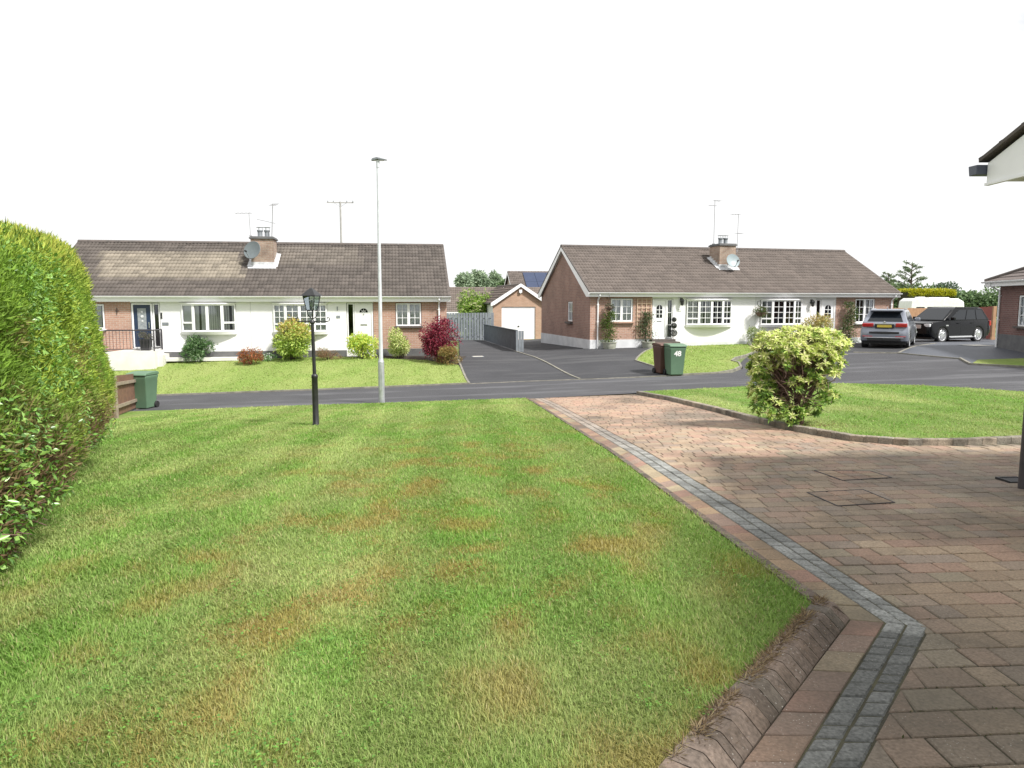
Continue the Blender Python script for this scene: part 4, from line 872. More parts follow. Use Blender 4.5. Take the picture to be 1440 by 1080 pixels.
# ------------------------------------------------------------------ plants
def lobes_points(n,rx,ry,rz,cz,k=14,seed=0,shell=.35,bottom=-.75):
    """points spread through an uneven crown made of overlapping lobes; returns points and outward directions"""
    r=np.random.default_rng(seed); d=unit(r.normal(size=(k,3))); d[:,2]=np.clip(d[:,2],bottom,1); c=d*r.uniform(.45,.72,(k,1)); rad=r.uniform(.30,.50,k)
    i=r.choice(k,n,p=rad**2/np.sum(rad**2)); u=unit(r.normal(size=(n,3))); q=1-shell*r.random(n)**1.6
    P=c[i]+u*(rad[i]*q)[:,None]; out=unit(P*.6+u*.8); sprig=(vnoise(P[:,0]*5+seed,P[:,2]*5+P[:,1]*4,seed)>.62)*r.random(n)**2; P=P*(1+.22*sprig[:,None]); P=P*np.array((rx,ry,rz)); P[:,2]+=cz; return P,out
def leafy(name,parent,P,out,L,W,pal,m,wts=None,droop=0.,spread=.8,seed=0,tip=None):
    n=len(P); D=unit(out+rng.normal(0,spread,(n,3))*.7+np.array((0,0,-droop))); N=unit(out+rng.normal(0,.6,(n,3))+np.array((0,0,.4)))
    C=pick(pal,n,wts)
    if tip is not None:
        z=P[:,2]; t=sstep(np.quantile(z,.35),np.quantile(z,.95),z)*(rng.random(n)<tip[1]); C=mixc(C,np.array(tip[0])*rng.uniform(.8,1.15,(n,1)),t)
    V,Fc,Cc=leaves(P,D,N,L*rng.uniform(.6,1.35,n),W*rng.uniform(.7,1.25,n),C); return npmesh(name,V,Fc,m,parent,Cc)
def stems(parent,h,r,n,rx,ry,m='bark',name='stem',base=.04):
    mb=MB()
    for k in range(n):
        a=6.283*k/n+random.uniform(-.4,.4); e=(rx*math.cos(a)*random.uniform(.3,.75),ry*math.sin(a)*random.uniform(.3,.75),h*random.uniform(.6,.9))
        b=(base*math.cos(a),base*math.sin(a),-.05); mid=(e[0]*.4+random.uniform(-.05,.05)*rx,e[1]*.4,e[2]*.55); mb.tube([b,mid,e],[r,r*.7,r*.3],5)
    return mb.build(name,M[m],parent,smooth=True)
def shrub(name,label,cat,loc,w,d,h,n,L,W,pal,mname='leaf',wts=None,seed=1,k=14,tip=None,droop=0,group=None,stem=5,cz=.52,shell=.45,bottom=-.75):
    o=empty(name,loc,0,label,cat,group); P,out=lobes_points(n,w/2,d/2,h*.52,h*cz,k,seed,shell,bottom); kz=P[:,2]>.01; P,out=P[kz],out[kz]; pal=[tuple(min(.7,q*1.8) for q in c_) for c_ in pal]
    leafy('foliage',o,P,out,L,W,pal,M[mname],wts,droop,tip=tip); stems(o,h*.8,.012+.008*h,stem,w/2,d/2); return o
def gz(p): return (p[0],p[1],ground(p[0],p[1]))
def sp(px,py): return G(px,py)
DG=[(.035,.075,.025),(.05,.10,.035),(.07,.13,.05)]
shrub('shrub','dark green rounded shrub under the nearer bay window of the left bungalow','shrub',sp(277,509),1.25,1.0,.92,2600,.11,.045,DG+[(.12,.17,.09)],'glossy',seed=2)
shrub('shrub','small orange-red shrub between two green shrubs in front of the left bungalow','shrub',sp(352,513),.98,.8,.62,2200,.06,.03,[(.20,.065,.03),(.28,.10,.04),(.14,.05,.03),(.10,.09,.03)],seed=3)
shrub('pieris_shrub','large yellow-green shrub with orange tinted top left of the black lamp post','shrub',sp(411,506),1.75,1.5,1.55,5200,.12,.05,[(.20,.28,.06),(.28,.33,.08),(.15,.21,.045)],seed=4,tip=((.58,.46,.16),.6),k=18)
shrub('shrub','low reddish brown heather right beside the black lamp post','shrub',sp(462,506),1.15,.8,.48,2000,.05,.02,[(.14,.085,.05),(.18,.10,.06),(.10,.10,.05)],seed=5)
shrub('shrub','bright lime green rounded shrub below the white door','shrub',sp(510,505),1.32,1.1,.98,3400,.09,.04,[(.30,.38,.07),(.38,.42,.09),(.21,.30,.06)],seed=6,k=16)
shrub('pieris_shrub','pale cream-green shrub under the square window right of the street lamp','shrub',sp(565,504),1.12,1.0,1.22,3000,.10,.04,[(.30,.33,.13),(.40,.39,.20),(.19,.25,.08)],seed=7,k=15)
shrub('japanese_maple','dark red japanese maple at the corner of the left bungalow','shrub',sp(618,509),1.70,1.4,1.80,5200,.11,.035,[(.10,.012,.025),(.15,.018,.035),(.06,.010,.018),(.20,.03,.05)],seed=8,k=18,droop=.35)
shrub('shrub','low brown and olive shrub in front of the red maple','shrub',sp(631,513),1.40,1.0,.72,2600,.06,.03,[(.15,.10,.04),(.20,.14,.05),(.10,.10,.03)],seed=9)
shrub('flower_clump','small clump of white flowers between the orange and large yellow shrubs','flowers',sp(379,508),.8,.4,.3,500,.05,.03,[(.1,.2,.06),(.6,.62,.55)],seed=10,wts=[.7,.3])
shrub('shrub','tiny green tuft on the lawn at the foot of the railing','shrub',sp(213,514),.4,.3,.25,250,.06,.03,DG,seed=11,stem=3)
shrub('shrub','small pale yellow plant at the left end of the white ramp','shrub',sp(157,509),.7,.5,.4,450,.07,.03,[(.22,.26,.09),(.35,.36,.16)],seed=12,stem=3)
# right bungalow
def hw(Fq,x,y,z): p=Fq.world(x,y); return (p[0],p[1],z)
def pot(name,label,Fq,x,y,z,r,h,m='terracotta'):
    o=empty(name,hw(Fq,x,y,z),Fq.ang,label,'plant pot'); mb=MB(); mb.lathe([(r*.7,0),(r*.95,h*.5),(r,h*.9),(r*1.08,h*.92),(r*1.08,h),(r*.9,h),(r*.85,h*.85),(0,h*.85)],16); mb.build('pot',M[m],o,smooth=True)
    s=MB(); s.lathe([(0,h*.865),(r*.84,h*.86)],12); s.build('soil',M['soil'],o); return o
pot('plant_pot','round stone pot by the downpipe below a tall climber',FR,.80,-.35,-.49,.30,.42)
pot('plant_pot','round stone pot at the foot of the trellis',FR,2.62,-.4,-.47,.28,.40)
def climber(label,Fq,x,y,z,w,d,h,n,pal,seed,wts=None,mname='leaf'):
    o=empty('climbing_plant',hw(Fq,x,y,z),Fq.ang,label,'climbing plant'); r=np.random.default_rng(seed); t=r.random(n); P=np.stack([r.normal(0,w*.28,n)*(1.1-.5*t),r.normal(0,d*.3,n),t**.85*h],1); P[:,0]+=.12*w*np.sin(t*9+seed)
    out=unit(np.stack([P[:,0]/w,-np.ones(n)*.6,r.normal(0,.4,n)],1)); leafy('foliage',o,P,out,.075,.035,pal,M[mname],wts)
    mb=MB()
    for k in range(4): mb.tube([(random.uniform(-.06,.06),0,-.1),(random.uniform(-.2,.2)*w,0,h*.5),(random.uniform(-.3,.3)*w,0,h*.92)],[.014,.010,.005],5)
    mb.build('stem',M['bark'],o,smooth=True)
LG=[(.10,.16,.03),(.15,.22,.05),(.07,.11,.03)]
climber('narrow yellow-green climber against the brick beside the white downpipe',FR,.78,-.25,-.12,.62,.35,1.40,1500,LG,31)
climber('dark green climber growing up the wooden trellis',FR,2.60,-.15,-.1,.72,.25,1.35,900,DG+[(.09,.11,.05)],32)
climber('tall green climber with a few white flowers between the far white door and window',FR,13.05,-.25,-.35,.85,.4,2.05,2100,LG+DG+[(.6,.58,.5)],33,[.15,.15,.15,.16,.16,.16,.07])
def trellis():
    o=empty('trellis',hw(FR,2.21,-.03,.0),FR.ang,'wooden lattice trellis on the brick wall beside the white front door','trellis'); mb=MB(); w=.66;h=1.8
    for k in range(4): x=w*k/3; mb.box(x-.015,x+.015,-.02,0,0.05,h+.05)
    mb.build('upright',M['trellis'],o); mb=MB()
    for k in range(10): z=.08+h*k/9*.97; mb.box(-.03,w+.03,-.034,-.021,z-.013,z+.013)
    mb.build('lattice',M['trellis'],o)
trellis()
def basket(label,Fq,x,z,r,pal,n,seed):
    o=empty('hanging_basket',hw(Fq,x,-.30,z),Fq.ang,label,'hanging basket'); mb=MB(); mb.lathe([(.02,-r*.9),(r*.6,-r*.7),(r*.9,-r*.3),(r,0),(r*.95,0),(r*.5,-r*.6)],14); mb.build('basket',M['twig'],o,smooth=True)
    mb=MB(); mb.tube([(0,.29,.35),(0,.28,.50),(0,.0,.52),(0,-.02,.46)],.01,6)
    for k in range(3): a=k*2.1; mb.tube([(r*.9*math.cos(a),r*.9*math.sin(a),0),(0,-.02,.46)],.004,4)
    mb.build('bracket',M['blackm'],o); P,out=lobes_points(n,r*1.5,r*1.3,r*1.2,r*.25,10,seed,.6); leafy('foliage',o,P,out,.06,.03,pal,M['leaf'])
basket('large leafy hanging basket between the two white bay windows',FR,8.22,1.22,.24,[(.06,.11,.03),(.09,.15,.04),(.16,.10,.06),(.12,.17,.06)],900,41)
basket('small sparse hanging basket above the climber by the downpipe',FR,.78,1.45,.16,[(.10,.09,.05),(.06,.08,.03)],250,42)
def topiary():
    o=empty('ornamental_balls',hw(FR,3.93,-.22,-.0),FR.ang,'three dark twig balls on a stick beside the white door','ornament'); s=MB(); s.tube([(0,0,-.06),(0,0,.98)],.012,6); s.build('stick',M['twig'],o)
    for z,r in ((.30,.155),(.62,.125),(.90,.10)):
        P=randdir(420)*r*rng.uniform(.86,1.04,(420,1)); N=unit(P); D=unit(np.cross(N,randdir(420))); P[:,2]+=z; V,Fc,C=leaves(P,D,N,np.full(420,.07),np.full(420,.02),pick([(.07,.075,.07),(.11,.115,.11),(.045,.05,.045)],420)); npmesh('ball',V,Fc,M['leaf'],o,C)
topiary()
shrub('shrub','grey-green shrub against the white wall left of the foreground bush','shrub',hw(FR,7.75,-.7,-.4),1.15,1.0,1.02,2400,.085,.03,[(.14,.18,.07),(.24,.27,.13),(.09,.12,.05)],seed=13)
shrub('pieris_shrub','cream and orange topped shrub in front of the second bay window','shrub',hw(FR,10.75,-1.0,-.4),1.55,1.2,1.42,3600,.10,.04,[(.26,.27,.10),(.38,.32,.13),(.16,.20,.06)],seed=14,tip=((.46,.36,.17),.6))
shrub('shrub','small plant in front of the brick under the farthest window','shrub',hw(FR,14.95,-.5,.0),.7,.4,.5,400,.06,.03,DG,seed=15,stem=3)
def planter():
    o=empty('planter',hw(FL,-11.83,-.55,-.20),FL.ang,'dark tub of grey-brown plants in front of the navy door','planter'); mb=MB(); mb.lathe([(.20,0),(.26,.4),(.29,.42),(.29,.46),(.25,.46),(.24,.38),(0,.38)],4); mb.build('tub',M['blackm'],o); P,out=lobes_points(450,.30,.28,.22,.62,8,51,.7); leafy('foliage',o,P,out,.09,.02,[(.16,.15,.12),(.11,.12,.07),(.20,.19,.17)],M['leaf'])
planter()
# ------------------------------------------------------------------ ramp and railing at the navy door
def door_ramp():
    zb=-.56; o=empty('access_ramp',hw(FL,-15.2,-1.12,zb),FL.ang,'white concrete ramp and step leading to the navy door','ramp'); mb=MB((0,0,-zb))
    mb.prism([(0,-.9),(0,-.5),(2.4,-.18),(3.86,-.18),(3.86,-.9)],0,1.10); mb.box(3.862,4.05,.25,1.10,-.9,-.34); mb.build('ramp_body',M['concw'],o)
    p=MB((0,0,-zb)); p.box(4.06,7.0,.60,1.07,-.62,-.50); p.build('path_edge',M['concw'],o)
    r=empty('railing',hw(FL,-15.0,-1.07,zb),FL.ang,'dark metal railing along the ramp in front of the navy door','railing'); m=MB((0,0,-zb)); zt=lambda x: min(.62,.35+.27*x/2.0); zl=lambda x: min(-.10,-.36+.26*x/2.0)
    m.tube([(0,0,zt(0)),(2.0,0,.62),(3.62,0,.62),(3.62,1.0,.62)],.024,8); m.build('handrail',M['railm'],r,smooth=True); m=MB((0,0,-zb)); m.tube([(0,0,zl(0)),(2.0,0,zl(2)),(3.62,0,-.10),(3.62,1.0,-.10)],.016,6); m.build('bottom_rail',M['railm'],r)
    for x,y,b in ((1.15,0,-.7),(3.62,0,-.75),(3.62,1.0,-.2),(0,0,-.75)):
        m=MB((0,0,-zb)); m.tube([(x,y,b),(x,y,zt(x)-.02)],.024,8); m.build('post',M['railm'],r)
    m=MB((0,0,-zb)); 
    for k in range(1,30):
        x=3.62*k/30; m.tube([(x,0,zl(x)),(x,0,zt(x))],.008,4)
    for k in range(1,8): m.tube([(3.62,1.0*k/8,-.1),(3.62,1.0*k/8,.62)],.008,4)
    m.build('baluster',M['railm'],r)
M['concw']=mat('white_concrete',(.70,.69,.66),.85,(.6,.59,.55),2,.2); M['railm']=mat('railing_paint',(.05,.045,.055),.5)
door_ramp()
# ------------------------------------------------------------------ bins
def bin_(label,loc,rz,m,num=None):
    o=empty('wheelie_bin',loc,rz,label,'bin'); h=.98; b=MB(); lo=(.225,.245); hi=(.27,.315)
    vs=[(sx*w,sy*d,z) for z,(w,d) in ((.03,lo),(.86,hi),(.90,(hi[0]+.015,hi[1]+.015)),(.965,(hi[0]+.015,hi[1]+.015))) for sx,sy in ((-1,-1),(1,-1),(1,1),(-1,1))]
    fs=[(3,2,1,0),(12,13,14,15)]+[(r*4+k,r*4+(k+1)%4,r*4+4+(k+1)%4,r*4+4+k) for r in range(3) for k in range(4)]
    b.add(vs,fs); b.build('body',M[m],o,bevel=.025,seg=3,smooth=True)
    for sx in (-.26,-.09,.09,.26): pass
    l=MB(); l.prism([(-.36,.968),(-.36,1.0),(-.32,1.035),(0,1.065),(.28,1.06),(.36,1.02),(.36,.968)],-.295,.295,'x'); l.build('lid',M[m],o,bevel=.015,smooth=True)
    g=MB(); g.tube([(-.25,.40,1.0),(.25,.40,1.0)],.016,8); g.build('handle',M[m],o)
    for s in (-1,1):
        w=MB(); w.M=Matrix.Translation((s*.25,.22,.10))@Matrix.Rotation(R(90),4,'Y'); w.lathe([(.05,-.03),(.095,-.03),(.10,-.02),(.10,.02),(.095,.03),(.05,.03)],18); w.build('wheel',M['rubber'],o,smooth=True)
    if num:
        cu=bpy.data.curves.new('n','FONT'); cu.body=num; cu.size=.24; cu.align_x='CENTER'; cu.align_y='CENTER'; cu.extrude=.001; cu.offset=.008
        t=bpy.data.objects.new('n',cu); COL.objects.link(t); bpy.context.view_layer.update(); me=bpy.data.meshes.new_from_object(t.evaluated_get(bpy.context.evaluated_depsgraph_get())); bpy.data.objects.remove(t)
        q=link('house_number',me,M['number'],o); q.location=(-.005,-.309,.74); q.rotation_euler=(R(90+4.8),0,0)
    return o
g=G(197,576.5); bin_('lone green wheelie bin beside the brown fence at the end of the hedge',(g[0]-.03,g[1]+.3,g[2]),R(-4),'bingreen')
g=G(950,528.5); bin_('green wheelie bin with white number 48, right of the brown bin',(g[0],g[1]+.22,g[2]),R(8),'bingreen','48')
g=G(931,527); bin_('brown wheelie bin standing left of the numbered green bin',(g[0]+.12,g[1]+.36,g[2]),R(14),'binbrown')
# ------------------------------------------------------------------ lamps and poles
def garden_lamp():
    x,y,z=G(444.5,600); zt=at(437,404.5,y)[2]; o=empty('garden_lamp',(x,y,z+.03),0,'black lantern lamp post standing on the front lawn','lamp post'); hh=zt-z-.03; tl=-.012
    m=MB(); m.lathe([(.065,-.1),(.065,.02),(.058,.03),(.055,.90),(.062,.91),(.062,.95),(.05,.97),(.036,.985)],12); m.build('post_base',M['blackm'],o,smooth=True)
    m=MB(); m.tube([(0,0,.9),(tl,0,hh-.66),(tl,0,hh-.60)],[.036,.030,.03],12); m.lathe([(.03,hh-.68),(.05,hh-.66),(.05,hh-.63),(.03,hh-.60)],12,(tl,0,0)); m.build('pole',M['blackm'],o,smooth=True)
    zc=hh-.63; m=MB(); m.tube([(-.27,0,zc),(.27,0,zc)],.012,8)
    for s in (-1,1):
        m.tube([(s*.27,0,zc),(s*.30,0,zc+.01),(s*.315,0,zc+.04),(s*.305,0,zc+.07),(s*.28,0,zc+.075),(s*.27,0,zc+.055)],.009,6)
    m.build('ladder_bar',M['blackm'],o,smooth=True)
    m=MB(); zs=hh-.61
    for a in range(4):
        c,s=math.cos(a*1.5708+.2),math.sin(a*1.5708+.2); m.tube([(0,0,zs+.02),(.05*c,.05*s,zs+.06),(.095*c,.095*s,zs+.12),(.10*c,.10*s,zs+.165),(.07*c,.07*s,zs+.19),(.055*c,.055*s,zs+.17)],.009,6)
    m.build('scroll_bracket',M['blackm'],o,smooth=True)
    z0=hh-.42; z1=hh-.155; m=MB(); n=4; ro=.115;ri=.075; rot=.55
    P=lambda r,k,z:(r*1.414*math.cos(rot+k*math.pi/2)+tl,r*1.414*math.sin(rot+k*math.pi/2),z)
    for k in range(4): m.bar(P(ri,k,z0),P(ro,k,z1),.014,.014); m.bar(P(ri,k,z0),P(ri,k+1,z0),.016,.016); m.bar(P(ro,k,z1),P(ro,k+1,z1),.016,.016)
    m.add([P(ri,k,z0-.008) for k in range(4)],[(0,1,2,3)]); f=m.build('lantern_frame',M['blackm'],o)
    g=MB(); 
    for k in range(4): g.quad(P(ri,k,z0),P(ri,k+1,z0),P(ro,k+1,z1),P(ro,k,z1))
    g.build('lantern_glass',M['lampglass'],f,fix=False); b=MB(); b.lathe([(.02,z0),(.02,z0+.06),(.035,z0+.10),(.03,z0+.17),(0,z0+.19)],10,(tl,0,0)); b.build('bulb',M['net'],f,smooth=True)
    c=MB(); r=.15; c.add([P(r,k,z1+.005) for k in range(4)]+[P(.03,k,hh-.02) for k in range(4)]+[(tl,0,hh)],[(3,2,1,0)]+[(k,(k+1)%4,4+(k+1)%4,4+k) for k in range(4)]+[(4+k,4+(k+1)%4,8) for k in range(4)]); c.build('lantern_roof',M['blackm'],o)
garden_lamp()
def street_lamp():
    x,y,z=G(537,566.5); t=at(531.3,227,y); o=empty('street_lamp',(x,y,z),0,'tall grey steel street lamp at the far edge of the front lawn','street lamp'); hh=t[2]-z; dx=t[0]-x
    m=MB(); m.tube([(0,0,-.2),(0,0,1.12)],[.085,.083],14); m.lathe([(.084,1.12),(.06,1.2)],14); m.build('base_section',M['galv'],o,smooth=True)
    m=MB(); m.box(-.035,.035,-.090,-.080,.35,.85); m.build('access_door',M['galv'],o)
    m=MB(); m.tube([(0,0,1.1),(dx*.5,0,hh*.55),(dx,0,hh-.02)],[.056,.046,.036],12); m.build('pole',M['galvl'],o,smooth=True)
    m=MB(); m.tube([(dx,0,hh-.16),(dx,0,hh+.0),(dx+.0,-.0,hh+.05)],[.045,.045,.03],12); m.build('collar',M['galvl'],o)
    h=MB(); h.prism([(-.17,.02),(-.14,.075),(-.02,.10),(.06,.085),(.24,.045),(.245,.03),(.06,.03),(0,.05),(-.06,.025)],-.09,.09); h.v=[(x_+dx,y_*(1-.5*abs(x_)/.25),z_+hh) for x_,y_,z_ in h.v]; h.build('lamp_head',M['greym'],o,bevel=.008,smooth=True)
    e=MB(); e.box(dx-.1,dx+.15,-.05,.05,hh+.018,hh+.028); e.build('lens',M['clearlens'],o)
M['galvl']=mat('pale_galvanised',(.66,.69,.73),.45,(.56,.58,.61),5,metal=.25)
street_lamp()
def utility_pole():
    x,y,_=at(482,420,47); zt=at(482,282.5,47)[2]; o=empty('utility_pole',(x,y,-1.0),0,'wooden telegraph pole with crossarm rising behind the left bungalow','utility pole'); hh=zt+1
    m=MB(); m.tube([(0,0,0),(0,0,hh-.05)],[.085,.055],10); m.build('pole',M['greym2'],o,smooth=True); m=MB(); m.bar((-.85,0,hh-.1),(.82,.1,hh-.1),.05,.06); m.build('crossarm',M['greym2'],o)
    for k in (-.8,-.45,.4,.78):
        i=MB(); i.lathe([(.02,hh-.07),(.03,hh-.04),(.025,hh-.01),(.03,hh+.01),(0,hh+.03)],8,(k,0.05,0)); i.build('insulator',M['greym'],o)
    s=MB(); s.bar((-.4,0,hh-.12),(0,0,hh-.38),.015,.015); s.bar((.4,0,hh-.12),(0,0,hh-.38),.015,.015); s.build('brace',M['greym'],o)
M['greym2']=mat('weathered_pole',(.42,.41,.40),.9,(.32,.31,.30),3)
utility_pole()
def dish(label,c,d,r,m,back):
    """c centre, d facing direction, back: point where the arm meets the chimney"""
    o=empty('satellite_dish',c,0,label,'satellite dish'); d=Vector(d).normalized(); q=d.to_track_quat('Z','Y').to_matrix().to_4x4(); mb=MB(); mb.M=q
    prof=[(0,-.07),(r*.4,-.06),(r*.75,-.035),(r,.0),(r*1.015,.004),(r*.99,.012),(r*.73,-.02),(r*.4,-.045),(0,-.055)]; mb.lathe([(a*(1),b) for a,b in prof],28); mb.v=[Vector(v)*1 for v in mb.v]; mb.build('reflector',M[m],o,smooth=True)
    a=MB(); a.M=q; p0=(0,-r*.9,.0); p1=(0,-r*.55,.42); a.tube([p0,(0,-r*1.0,.12),p1],.014,6); a.M=None; e=q@Vector(p1); b=MB(); b.M=q; b.lathe([(.03,.36),(.04,.40),(.04,.47),(.02,.48)],10,(0,-r*.55,0)); a.build('feed_arm',M['greym'],o); b.build('receiver',M['blackm'],o,smooth=True)
    s=MB(); s.tube([q@Vector((0,0,-.06)),q@Vector((0,0,-.15)),Vector(back)-Vector(c)],.022,8); s.build('mount',M['greym'],o)
def wl(Fq,px,py,off): x,z=Fq.loc(px,py,off); p=Fq.world(x,off); return Vector((p[0],p[1],z))
c=wl(FL,354.5,351.5,1.7); dish('dark grey satellite dish on the left bungalow chimney',c,(-.25,-1,.32),.385,'dishg',wl(FL,358,352,1.96))
c=wl(FR,1031,366.5,1.5); dish('pale grey satellite dish on the right bungalow chimney',c,(.22,-1,.38),.34,'dishl',wl(FR,1028,364,1.96))
def aerial(label,Fq,px,py0,py1,off,yagis,r=.018):
    a=wl(Fq,px[0],py0,off); b=wl(Fq,px[1],py1,off); o=empty('tv_aerial',a,Fq.ang,label,'aerial'); h=b.z-a.z; dx=(b-a).x; m=MB(); m.tube([(0,0,0),(dx,0,h)],r,6); m.box(-.05,.05,-.02,.08,.05,.09); m.build('mast',M['galvd'],o)
    for (t,L,ang,tl,n) in yagis:
        y=MB(); c=Vector((dx*t,0,h*t)); d=Vector((math.cos(ang)*math.cos(tl),math.sin(ang)*math.cos(tl),math.sin(tl))); y.tube([c-d*L*.15,c+d*L*.85],.011,5); s=Vector((-d.y,d.x,0)).normalized()
        for k in range(n): p=c+d*(L*(-.12+.95*k/max(1,n-1))); y.tube([p-s*.16,p+s*.16],.006,4)
        y.build('antenna',M['galvd'],o)
M['galvd']=mat('dull_aerial',(.30,.30,.31),.6)
aerial('thin aerial mast left of the dark dish on the left chimney',FL,(352.5,350),334,299,2.2,[(.98,.7,R(170),0,5)],.011)
aerial('aerial mast with tilted antenna right of the left chimney pots',FL,(382,383.6),345,287,2.2,[(.97,.5,R(80),.3,5),(.55,.75,R(172),.22,6)])
aerial('taller straight aerial mast left of the right chimney pots',FR,(1003.6,1005.5),345,281.5,2.6,[(.99,.4,R(10),0,4),(.88,.35,R(175),0,3)],.016)
aerial('shorter leaning aerial mast right of the right chimney pots',FR,(1036.3,1038.6),355,301,2.6,[(.99,.45,R(178),0,4),(.5,.4,R(20),.05,4)],.014)
# ------------------------------------------------------------------ fences
def board_fence(name,label,cat,a,b,h,bw,gap,m,posts=(),rails=(),cap=False,postm=None,ph=0.,th=.02,side=-1,alt=0.,jag=0.):
    a,b=Vector(a),Vector(b); o=empty(name,a,0,label,cat); d=b-a; L=Vector((d.x,d.y)).length; u=Vector((d.x,d.y,0)).normalized(); n=Vector((-u.y,u.x,0))*side; s=d.z/L; mb=MB()
    k=0; x=0
    while x<L-.01:
        w=min(bw,L-x); t=(alt if k%2 else 0)
        p=[u*x+n*t,u*(x+w-gap)+n*t,u*(x+w-gap)+n*(t+th),u*x+n*(t+th)]; j=random.uniform(-jag,jag)
        mb.add([(q.x,q.y,s*(q.dot(u))+zz) for zz in (.03,h+j) for q in p],[(3,2,1,0),(4,5,6,7)]+[(i,(i+1)%4,4+(i+1)%4,4+i) for i in range(4)]); x+=w; k+=1
    mb.build('boards',M[m],o)
    for z in rails:
        r=MB(); p=n*(th+.03); r.bar(p+Vector((0,0,z)),u*L+p+Vector((0,0,z+s*L)),.04,.08); r.build('rail',M[postm or m],o)
    for t in posts:
        r=MB(); p=u*(L*t)+n*(th+.055); z=s*L*t; r.box(p.x-.045,p.x+.045,p.y-.045,p.y+.045,z-.2,z+h+ph); r.build('post',M[postm or m],o,bevel=.006,seg=1)
    return o
a=Vector(G(172,590)); b=Vector(G(184.5,576)); a.x-=.22
board_fence('wooden_fence','brown board fence with pale post and rails where the hedge ends','fence',(a.x-.08,a.y+.1,a.z),(b.x,b.y+.35,b.z),1.0,.14,.006,'brownwood',(.03,.9),(.25,.80),postm='palewood',side=-1)
g0=at(628.5,482,44); g1=at(693.5,480,44.2)
board_fence('board_gate','tall grey board gate closing the gap between left bungalow and garage','gate',(g0[0],g0[1],g0[2]-.02),(g1[0],g1[1],g0[2]-.0),1.80,.165,.03,'greywood2',(0.,.5,1.),(.35,1.45),postm='greywood2',side=1,alt=.03)
f0=at(680.5,481.5,43.6); f1=at(727,494,33.6)
def low_fence():
    a,b=Vector((f0[0],f0[1],ground(f0[0],f0[1]))),Vector((f1[0],f1[1],ground(f1[0],f1[1]))); o=board_fence('low_fence','low dark grey board fence between the two driveways','fence',a,b,.96,.16,.008,'greywood',(),(),side=1)
    d=(b-a); u=Vector((d.x,d.y,0)).normalized(); n=Vector((-u.y,u.x,0)); m=MB(); L=Vector((d.x,d.y)).length
    e=d+u*.01; q=[e-n*.05,e+n*.30,e+n*.30+u*.05,e-n*.05+u*.05]; z=d.z
    for k in range(3):
        p=e+n*(-.05+.125*k); m.box(p.x,p.x+.11,p.y-.05,p.y,z+.0,z+.955)
    m.build('end_boards',M['greywood2'],o); c=MB(); c.bar(Vector((0,0,.975)),d+Vector((0,0,.975)),.09,.03); c.build('capping',M['greywood'],o)
low_fence()
A=Vector((26.15,40,-.35)); B=Vector((at(1346,470,50)[0],50,-.5)); 
board_fence('wooden_fence','red stained board fence behind the black car','fence',B,A,1.80,.15,.006,'redwood',(),(.4,1.4),side=1,jag=.02)
p=empty('fence_post',A+Vector((.05,-.1,-.1)),0,'tall tan wooden post at the end of the red fence','post'); m=MB(); m.box(-.09,.09,-.06,.06,0,1.92); m.box(-.13,.13,-.05,.05,.0,.25); m.build('post_shaft',M['tanwood'],p,bevel=.01)
C0=Vector((at(1250,470,49)[0],49.,-.55)); board_fence('wooden_fence','tan board fence between the right bungalow and the red fence, below the caravan','fence',C0,B+Vector((-.05,0,-.05)),1.86,.15,.006,'tanwood',(),(),side=1,jag=.01)
# ------------------------------------------------------------------ caravan
def caravan():
    x,y,_=at(1309,430,57); o=empty('caravan',(x,y,-.5),R(-5),'white caravan standing behind the tan board fence','caravan'); L,W=4.0,2.2; m=MB()
    pr=[(-L/2,.5),(L/2,.5),(L/2,1.4),(L/2-.10,2.25),(L/2-.5,2.48),(-L/2+.35,2.52),(-L/2+.06,2.3),(-L/2,1.6)]; m.prism(pr,-W/2,W/2); m.build('body',M['caravan'],o,bevel=.09,seg=3,smooth=True)
    for a,b in ((-1.55,-.95),(-.75,.45),(.75,1.35)): w=MB(); w.box(a,b,-W/2-.02,-W/2+.02,1.15,1.85); w.build('window',M['carglass'],o,bevel=.015)
    r=MB(); r.box(-1.1,-.6,-.3,.3,2.5,2.62); r.build('roof_vent',M['caravan'],o,bevel=.02); r=MB(); r.box(-.4,1.1,-.5,.5,2.49,2.58); r.build('roof_light',M['caravan'],o,bevel=.03)
    for s in (-1,1): w=MB(); w.M=Matrix.Translation((-.1,s*(W/2-.1),.32))@Matrix.Rotation(R(90),4,'X'); w.lathe([(.1,-.09),(.3,-.09),(.33,-.05),(.33,.05),(.3,.09),(.1,.09)],18); w.build('wheel',M['rubber'],o)
    t=MB(); t.tube([(L/2,0,.5),(L/2+1,0,.5)],.05,8); t.build('tow_bar',M['greym'],o)
caravan()
